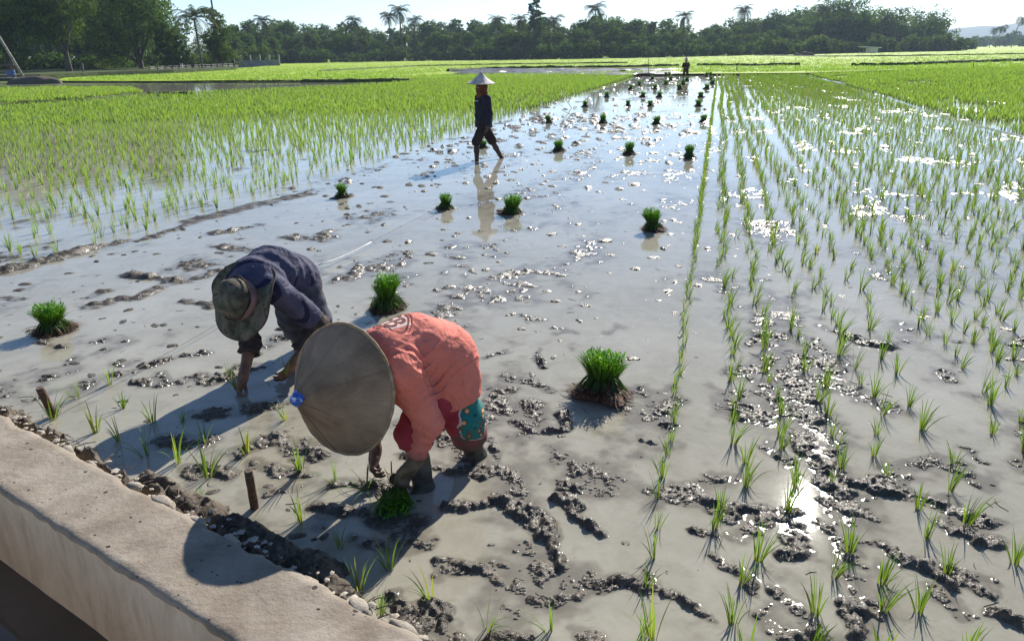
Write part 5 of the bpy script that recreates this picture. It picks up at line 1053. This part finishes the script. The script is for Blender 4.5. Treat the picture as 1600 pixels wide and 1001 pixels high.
def build_trees():
    rng = np.random.default_rng(21)
    # near group at left, by the ditch
    def near(name, x, yb, H, W, seed, n, size, mat, lab, th=.3, dense=1., D=None, group=None, lean=0.):
        p = at(x, yb); 
        if D: p = atd(x, yb, D); p[2] = 0
        place(name, broad_tree(seed, H, W, n, size, M[mat], th, dense, lean), p, lab, 'tree', group)
    near('tree', 20, 121, 16, 13, 1, 15000, .42, 'leaf_dark', 'dark green tree behind the leaning grey pole at the left edge', .2, 1.25)
    near('tree', 110, 118.5, 14.5, 10.5, 2, 12000, .38, 'leaf_mid', 'open mid green tree with forked trunk and sky showing through', .22, 1.0)
    near('tree', 165, 113, 15, 11, 3, 11000, .42, 'leaf_dark', 'dark tree filling the gap behind the forked tree', .12, 1.25)
    near('mango_tree', 222, 113, 17, 12.5, 4, 20000, .42, 'leaf_dark', 'biggest darkest broad tree left of the coconut palm', .08, 1.35)
    near('tree', 268, 112.5, 6, 5, 5, 5000, .36, 'leaf_mid', 'low brighter leafy tree under the right side of the biggest dark tree', .1, 1.1)
    near('tree', 60, 111, 18, 12, 6, 9000, .5, 'leaf_dark', 'tall dark tree behind the gap left of the forked tree', .25, 1.1); near('tree', -55, 117, 16, 12, 7, 8000, .45, 'leaf_dark', 'dark tree cut by the left picture edge', .2, 1.1)
    near('tree', 205, 108, 19, 12, 8, 8000, .5, 'leaf_dark', 'dark tree whose top fills the upper left behind the biggest tree', .2, 1.2)
    near('vine_covered_tree', 345, 110, 9.5, 5.2, 9, 8000, .34, 'leaf_mid', 'narrow vine covered tree wrapped round the tall thin pole', .05, 1.1)
    p = at(317, 112.5); place('coconut_palm', palm_mesh(5, 7.4, 4.0, 28, M['palm_leaf'], -.03, .72, .15), p, 'coconut palm with yellowing drooping fronds beside the biggest dark tree', 'palm')
    p = at(28, 118); place('banana_plant', palm_mesh(6, 2.6, 2.8, 11, M['leaf_light'], .02, 1.5, .24), p, 'yellow green banana plant behind the leaning pole', 'plant')
    for k, (x, y, h, w, lab) in enumerate([(150, 114, 1.6, 5, 'low sunlit shrub under the forked tree right side'), (75, 113.5, 1.5, 6, 'low sunlit shrub left of the forked trunk'), (300, 109.5, 1.8, 4, 'shrub at the foot of the coconut palm'), (335, 108.5, 2.2, 4.5, 'reddish brown tinged shrub below the vine covered tree'), (362, 106, 3.4, 4, 'light green shrub in front of the low grey wall left end'), (395, 104, 3.6, 3.5, 'light green shrub behind the low grey wall middle'), (412, 103.5, 4.2, 3, 'tall light green shrub behind the low grey wall right end'), (378, 104.5, 3.2, 3.4, 'round light green shrub behind the low grey wall'), (200, 112, 1.4, 7, 'low dark shrub line below the biggest tree')]):
        p = at(x, y); place('shrub', broad_tree(30+k, h, w, 2600, .3, M['leaf_light' if k != 8 else 'leaf_dark'], .05, 1.15), p, lab, 'shrub', 'shrubs below the left trees')
    p = at(346, 110); MB().tube([(0, 0, -.5), (-.05, 0, 7), (-.25, 0, 16)], [.16, .15, .12], 8).build('pole_shaft', M['darkmetal'], empty('utility_pole', p, 'tall thin dark pole standing in the vine covered tree', 'pole'), True)
    bpy.data.objects['utility_pole']; m = MB(); m.box((-.25, 0, 14.2), (1.8, .12, .12)); m.build('crossarm', M['darkmetal'], bpy.data.objects['utility_pole'])
    bt = [broad_tree(180+k, 12, 11, 5000, .6, M['leaf_dark'], .04, 1.3) for k in range(3)]
    for x, y, H in ((-60, 110, 17), (-10, 109, 18), (40, 108.5, 17), (85, 107.5, 15), (125, 107, 12), (150, 106.5, 15), (185, 106, 18), (225, 105.5, 19), (250, 105.5, 15), (285, 105, 8), (330, 104.5, 7)):
        p = at(x, y); place('broadleaf_tree', bt[int(rng.integers(3))], p, 'dense dark tree in the back row behind the big left trees', 'tree', 'back row trees at left', H/12, rng.uniform(0, 6.28), sxy=H/12*1.1)
    # bank under the trees
    q = [at(-120, 127, 0), at(60, 125.5), at(150, 121), at(270, 116.5), at(368, 110.5), at(372, 106), at(300, 104.5), at(200, 105.5), at(60, 108), at(-120, 112)]
    bm = MB(); V = [(a[0], a[1], .0) for a in q]+[(a[0]+.0, a[1]+.6, .55) for a in q]; n = len(q); bm.add(V, [(i, (i+1) % n, n+(i+1) % n, n+i) for i in range(n)]+[tuple(range(n, 2*n))]); tag(bm.build('tree_bank', M['bund']), kind='structure')
    # leaning pole, mound, clutter at the far left
    a = at(42, 128); b = atd(-6, 50, a[1]-1.5); e = empty('leaning_pole', a, 'pale grey bamboo pole leaning over the ditch corner at far left', 'pole'); MB().tube([(0, 0, -.2), Vector(b-a)*.5+Vector((0, 0, -.08)), Vector(b-a)*1.1], [.14, .13, .10], 8).build('shaft', M['bamboo'], e, True)
    m = MB()
    for t in (.25, .45, .65, .85): c = Vector(b-a)*t*1.1+Vector((0, 0, -.05)); m.tube([c-Vector(b-a).normalized()*.03, c+Vector(b-a).normalized()*.03], .15, 8)
    m.build('node', M['wood'], e)
    e = empty('earth_mound', at(52, 130.5), 'rounded grey earth mound at the foot of the leaning pole', 'mound'); v, f = lathe([(2.1, -.1), (1.9, .25), (1.4, .5), (.7, .62), (.001, .66)], 30, lambda a, i: .18*math.sin(2*a+i)+.1*math.sin(5*a)); obj('heap', mesh_np('heap', v*np.array([1, .6, 1]), f, True), M['soil'], e)
    p = at(20, 128.5); e = empty('blue_barrel', p+np.array([0, 0, .45]), 'blue plastic barrel on the platform at far left', 'barrel'); v, f = lathe([(.001, 0), (.34, 0), (.38, .1), (.39, .3), (.37, .33), (.39, .36), (.38, .6), (.34, .72), (.001, .72)], 24); obj('drum', mesh_np('drum', v, f, True), M['blue'], e); v, f = lathe([(.30, .721), (.31, .75), (.26, .76), (.001, .76)], 20); obj('lid', mesh_np('lid', v, f, True), M['darkmetal'], e)
    e = empty('wooden_platform', at(4, 129.5), 'rickety wooden rack with rails beside the blue barrel', 'rack'); m = MB()
    for dx in (-3.6, -2, -.4, 1.1): MB().tube([(dx, 0, -.2), (dx+.1, 0, 1.9)], .08, 6).build('post', M['wood'], e)
    for h_ in (.55, 1.05, 1.5): MB().tube([(-4.2, .05, h_), (1.4, .05, h_+.1)], .07, 6).build('rail', M['wood'], e)
    m.box((-1.3, .5, .42), (5.2, 1.3, .08)); m.build('deck', M['bamboo'], e)
    # low wall with posts, white post, dark fence post
    e = empty('boundary_wall', (0, 0, 0), 'low grey block wall with upright posts beyond the left fields', 'wall'); a = at(342, 105.3); b = at(437, 103.6); a[2] = b[2] = 0; d = b-a; L = np.linalg.norm(d); an = math.atan2(d[1], d[0]); Rz = Matrix.Rotation(an, 3, 'Z')
    MB().box((a+b)/2+np.array([0, 0, .62]), (L, .25, 1.3), Rz).build('wall_body', M['grey_wall'], e)
    for t in np.linspace(.22, 1, 6): MB().box(a+d*t+np.array([0, 0, 1.15]), (.3, .32, 2.5), Rz).build('post', M['grey_wall'], e)
    for nm, x, y, y1, w, mt, lab in (('fence_post', 367, 110, 92, .14, 'stake', 'dark thick fence post at the corner of the tree bank'), ('fence_post', 131, 120, 100, .10, 'wood', 'thin leaning post right of the forked tree'), ('white_post', 284, 111, 84, .22, 'white', 'white leaning post under the dark trees left of the palm')):
        a = at(x, y); b = atd(x-2.5, y1, a[1]); e = empty(nm, a, lab, 'post'); MB().tube([(0, 0, -.2), Vector(b-a)], [w, w*.9], 7).build('shaft', M[mt], e, True); MB().tube([Vector(b-a), Vector(b-a)+Vector((0, 0, .06))], [w*.9, w*.6], 7).build('cap', M[mt], e)
    m = MB(); e = empty('wire_fence', at(290, 113.5), 'dark low fence along the bank below the palm', 'fence'); a = at(235, 116.5)-at(290, 113.5); b = at(366, 109.8)-at(290, 113.5)
    for t in np.linspace(0, 1, 14): p = a+(b-a)*t; m.tube([(p[0], p[1], 0), (p[0]+.05, p[1], 1.0)], .06, 5)
    m.build('posts', M['stake'], e); m = MB()
    for h_ in (.35, .7, .95): m.tube([Vector(a)+Vector((0, 0, h_)), Vector(b)+Vector((0, 0, h_))], .03, 4)
    m.build('wires', M['darkmetal'], e)
    # ---- the long tree line across the far side
    kinds = [[broad_tree(100+k, 12, 9.5, 4200, .75, M['leaf_dark'], .10, 1.25) for k in range(4)], [broad_tree(110+k, 12, 9, 4200, .7, M['leaf_mid'], .08, 1.2) for k in range(3)], [broad_tree(120+k, 12, 6.5, 3600, .7, M['leaf_mid'], .06, 1.15, .05) for k in range(3)]]
    labs = ['dark rounded broadleaf tree in the far tree line', 'paler leafy tree standing in the far tree line', 'feathery narrow bamboo clump in the far tree line']
    edge = [(360, 103.5), (440, 100), (600, 96.5), (760, 94.5), (900, 92.5), (1000, 91), (1100, 88.5), (1200, 86), (1300, 83.5), (1470, 80)]
    tops = [(355, 38), (400, 30), (430, 33), (470, 28), (520, 38), (560, 32), (600, 42), (640, 36), (680, 32), (720, 30), (760, 34), (800, 30), (840, 22), (880, 38), (910, 24), (960, 26), (1010, 30), (1060, 36), (1085, 52), (1110, 32), (1150, 34), (1180, 26), (1215, 16), (1250, 20), (1280, 12), (1300, 6), (1330, 18), (1360, 30), (1390, 26), (1405, 46), (1440, 30), (1465, 34)]
    ex, ey = zip(*edge); tx, ty = zip(*tops)
    def spot(x, dy=0.):
        yb = np.interp(x, ex, ey)-dy; p = at(x, yb); Yd = min(p[1], 330); p = atd(x, yb, Yd); p[2] = 0.; return p
    k = 0
    for row, (dy, step, hs) in enumerate(((0., 19, .70), (1.2, 22, .92), (2.2, 25, .98))):
        x = 352+row*7
        while x < 1462:
            if not (1078 < x < 1092 and row < 3 and False):
                p = spot(x, dy); yt = np.interp(x, tx, ty); top = atd(x, yt, p[1])[2]; H = max(4., top*hs*rng.uniform(.82, 1.06)); kd = int(rng.choice([0, 0, 1, 2] if x < 900 else [0, 0, 0, 1])); v = kinds[kd]
                place(('broadleaf_tree', 'broadleaf_tree', 'bamboo_clump')[kd], v[int(rng.integers(len(v)))], p, labs[kd], 'bamboo' if kd == 2 else 'tree', ('dark broadleaf trees of the far tree line', 'paler trees of the far tree line', 'bamboo clumps of the far tree line')[kd], H/12, rng.uniform(0, 6.28), sxy=(H/12)*rng.uniform(.95, 1.25))
            x += step*rng.uniform(.75, 1.25)
    for x, yb, yt, W, sd, mat, lab, ln in ((1308, 84, 3, 22, 140, 'leaf_dark', 'tallest round topped dark tree at the right of the far tree line', 0), (1336, 83, 24, 15, 141, 'leaf_dark', 'rounded dark tree just right of the tallest round one', 0), (1383, 82, 22, 17, 142, 'leaf_mid', 'wide round tree left of the wind leaning one', 0), (1432, 81, 25, 19, 143, 'leaf_dark', 'dark tree leaning right at the right end of the tree line', .32), (1460, 81, 52, 9, 144, 'leaf_dark', 'low dark tree under the leaning one at the end of the tree line', .1)):
        p = spot(x); H = atd(x, yt, p[1])[2]; place('broadleaf_tree', broad_tree(sd, H, W, 7000, .85, M[mat], .12, 1.2, ln), p, lab, 'tree')
    pm = [palm_mesh(50+k, 12, 3.5, 28, M['palm_leaf'], (-.03, .04, .02)[k], .66, .27) for k in range(3)]
    for k, (x, yt, lab) in enumerate([(490, 50, 'coconut palm at the left part of the far tree line, lowest crown'), (563, 26, 'coconut palm left of the close pair in the far tree line'), (615, 20, 'left palm of the close pair above the far tree line'), (632, 12, 'right and taller palm of the close pair above the far tree line'), (652, 26, 'small palm right of the close pair in the far tree line'), (778, 26, 'palm above the far tree line just right over the walker hat'), (812, 25, 'palm left of the tiered conifer like tree'), (866, 25, 'palm right of the tiered conifer like tree'), (926, 8, 'tall coconut palm with bare visible trunk mid tree line'), (1061, 20, 'coconut palm rising straight above the distant person'), (1154, 10, 'tall slim coconut palm right of the distant person'), (1273, 10, 'palm crown left of the tallest round topped tree'), (425, 27, 'far palm crown above the low grey wall')]):
        p = spot(x); p[1] -= 4; H = atd(x, yt+6, p[1])[2]; s = H/12; place('coconut_palm', pm[k % 3], p, lab, 'palm', None, s, rng.uniform(0, 6.28), sxy=max(.9, s*.95))
    p = spot(838); H = atd(838, 0, p[1])[2]; bl = [(rng.uniform(-.5, .5), 0, H*t, 2.6*(1.15-t)+.9, 2.6*(1.15-t)+.9, .7) for t in np.linspace(.55, 1, 7)]; v, f, hh, rv = crown_np(160, bl, 2600, .7); cm = mesh_np('crown', v, f, False, {'h': hh, 'r': rv}); cm.materials.append(M['leaf_dark'])
    m = MB(); m.tube([(0, 0, -.3), (.1, 0, H*.98)], [.3, .08], 7); tm = mesh_np('trunk', m.v, m.f, True); tm.materials.append(M['bark']); place('conifer_tree', (cm, tm), p, 'tall tiered conifer like tree poking out of the far tree line', 'tree')
    ug = [broad_tree(190+k, 4, 7, 1500, .7, M['leaf_dark'], .0, 1.3) for k in range(3)]; x = 356
    while x < 1472:
        p = spot(x, -.25); p[1] -= 3; s = rng.uniform(.45, .95); place('shrub', ug[int(rng.integers(3))], p, 'dark undergrowth bush at the foot of the far tree line', 'shrub', 'undergrowth of the far tree line', s, rng.uniform(0, 6.28)); x += rng.uniform(13, 20)
    x = -20
    while x < 340:
        p = at(x, np.interp(x, [0, 340], [116.5, 107.5])); s = rng.uniform(.4, .75); place('shrub', ug[int(rng.integers(3))], p, 'dark bush filling the shade beneath the big left trees', 'shrub', 'undergrowth below the left trees', s, rng.uniform(0, 6.28)); x += rng.uniform(17, 27)
    # shrubs in front of the line at right
    sh = [broad_tree(150+k, 3, 5, 1300, .5, M['leaf_mid'], .02, 1.2) for k in range(3)]; x = 1175
    while x < 1500:
        p = spot(min(x, 1470), -.4); 
        if x > 1470: p = atd(x, 79.5, 330); p[2] = 0
        p[1] -= 14; s = rng.uniform(.8, 1.5); place('shrub', sh[int(rng.integers(3))], p, 'low pale green shrub in front of the right half of the tree line', 'shrub', 'shrubs before the tree line', s, rng.uniform(0, 6.28)); x += rng.uniform(9, 17)
    # hut with pale roof, dark livestock shelter lumps
    p = spot(1311, -.9); p[1] -= 20; e = empty('field_hut', p, 'small open hut with pale roof before the tallest round tree', 'hut')
    MB().box((0, 0, 1.7), (5.2, 3.4, .18), Matrix.Rotation(.06, 3, 'Y')).build('roof', M['white'], e); MB().box((.9, .4, .85), (2.6, 1.6, 1.3)).build('back_panel', M['white'], e); MB().box((-.2, 0, .28), (4.6, 3., .12)).build('deck', M['wood'], e)
    for sx in (-2.2, 2.2):
        for sy in (-1.4, 1.4): MB().tube([(sx, sy, -.1), (sx, sy, 1.66)], .09, 6).build('post', M['wood'], e)
    for k, (x, w) in enumerate(((1245, 1.2), (1257, 1.7), (1266, 1.4))):
        p = spot(x, -2.6); p[1] = min(p[1], 210); p = atd(x, 87.2, 190); p[2] = 0; e = empty('straw_heap', p, ['left of the three dark straw heaps on the far bund', 'middle and biggest of the three dark straw heaps on the far bund', 'right of the three dark straw heaps on the far bund'][k], 'heap')
        v, f = lathe([(w*.6, 0), (w*.55, w*.3), (w*.35, w*.55), (.001, w*.62)], 18, lambda a, i: .15*math.sin(3*a+i+k)); obj('heap', mesh_np('heap', v, f, True), M['stake'], e)
    # far right: hazy trees, leaning palms, pole, hills
    ft = [broad_tree(170+k, 12, 11, 1800, 1.2, M['leaf_dark'], .05, 1.25) for k in range(3)]; x = 1478
    while x < 1640:
        Yd = rng.uniform(520, 640); p = atd(x, 77, Yd); p[2] = 0; yt = np.interp(x, [1478, 1500, 1530, 1560, 1580, 1610], [66, 62, 56, 58, 50, 52]); H = max(4, atd(x, yt, Yd)[2]*rng.uniform(.8, 1.05)); place('broadleaf_tree', ft[int(rng.integers(3))], p, 'hazy low tree at the far right end of the plain', 'tree', 'hazy trees at far right', H/12, rng.uniform(0, 6.28), sxy=H/12*1.3); x += rng.uniform(7, 12)
    for k, (x, yt, lab) in enumerate([(1553, 46, 'left one of three leaning palms at far right'), (1563, 42, 'middle one of three leaning palms at far right'), (1587, 30, 'right and tallest of the leaning palms at far right')]):
        p = atd(x-8, 77, 430); p[2] = 0; H = atd(x, yt, 430)[2]; place('leaning_palm', palm_mesh(55+k, H, 4.6, 18, M['palm_leaf'], .22, 1.2, .2), p, lab, 'palm')
    p = atd(1483, 77, 400); p[2] = 0; e = empty('power_pole', p, 'thin distant power pole right of the tree line end', 'pole'); H = atd(1483, 47, 400)[2]; MB().tube([(0, 0, -.3), (.1, 0, H)], [.22, .16], 6).build('pole_shaft', M['darkmetal'], e); MB().box((.1, 0, H*.94), (3, .2, .2)).build('crossarm', M['darkmetal'], e)
    # hills
    for nm, Yd, x0, x1, h0, sd in (('hills', 2600, 1280, 3250, 110, 1), ('hills', 1900, 980, 2600, 42, 2)):
        xs = np.linspace(x0, x1, 80); t = np.linspace(0, 1, 9); V = []; pr_ = (.35+.9*fbm2(xs/400., xs*0, sd, 4))*np.clip((xs-x0)/500., 0, 1)**.8*h0
        for x, hgt in zip(xs, pr_):
            for q in t: V.append((x, Yd+q*500, hgt*math.sin(q*math.pi)))
        i = np.arange(79*8); r = i//8*9+i % 8; tag(obj(nm, mesh_np(nm, V, np.stack([r, r+9, r+10, r+1], 1), True), M['hill']), kind='structure')
def build_haze():
    n = bpy.data.materials.new('haze'); n.use_nodes = True; t = n.node_tree; t.nodes.clear(); o = t.nodes.new('ShaderNodeOutputMaterial'); v = t.nodes.new('ShaderNodeVolumePrincipled')
    v.inputs['Color'].default_value = (.62, .78, 1., 1); v.inputs['Density'].default_value = HAZE; v.inputs['Anisotropy'].default_value = .25; t.links.new(v.outputs[0], o.inputs['Volume'])
    h = MB().box((700, 1600, 59.), (5400, 3500, 122)).build('haze', n); tag(h, kind='stuff'); h['label'] = 'thin bluish air over the fields'
HAZE = .00022

# ------------------------------------------------------------------ light, sky, camera
SUN_EL, SUN_AZ = rad(31.5), rad(23.2)
def build_light():
    sc = bpy.context.scene; w = bpy.data.worlds.new('World'); sc.world = w; w.use_nodes = True; nt = w.node_tree; nt.nodes.clear()
    sky = nt.nodes.new('ShaderNodeTexSky'); sky.sky_type = 'NISHITA'; sky.sun_disc = False; sky.sun_elevation = SUN_EL; sky.sun_rotation = SUN_AZ; sky.altitude = 100; sky.air_density = .72; sky.dust_density = .15; sky.ozone_density = 2.2
    bg = nt.nodes.new('ShaderNodeBackground'); bg.inputs['Strength'].default_value = .09; out = nt.nodes.new('ShaderNodeOutputWorld'); hs = nt.nodes.new('ShaderNodeHueSaturation'); hs.inputs['Saturation'].default_value = 1.1; nt.links.new(sky.outputs[0], hs.inputs['Color']); nt.links.new(hs.outputs[0], bg.inputs[0]); nt.links.new(bg.outputs[0], out.inputs[0])
    L = bpy.data.lights.new('sun', 'SUN'); L.energy = 5.0; L.angle = rad(.53); L.color = (1, .945, .855); o = bpy.data.objects.new('sun', L); C.objects.link(o)
    d = Vector((math.cos(SUN_EL)*math.sin(SUN_AZ), math.cos(SUN_EL)*math.cos(SUN_AZ), math.sin(SUN_EL))); o.rotation_euler = (-d).to_track_quat('-Z', 'Y').to_euler(); o.location = (20, 60, 60)
    cam = bpy.data.cameras.new('camera'); cam.sensor_width = 36; cam.lens = 36*F/1600; cam.clip_end = 9000; cam.clip_start = .05; co = bpy.data.objects.new('camera', cam); C.objects.link(co)
    co.matrix_world = Matrix(((CR[0], CU[0], -CW[0], 0), (CR[1], CU[1], -CW[1], 0), (CR[2], CU[2], -CW[2], EYE), (0, 0, 0, 1))); sc.camera = co
    sc.view_settings.view_transform = 'Standard'; sc.view_settings.look = 'None'; sc.view_settings.exposure = .8; sc.view_settings.gamma = 1

# ==== MAIN
build_setting(); build_mud(); build_fields(); build_rice(); build_bundles(); build_small_things(); build_trees(); build_haze()
red_worker(); purple_worker(); walker(); far_person(); build_light()
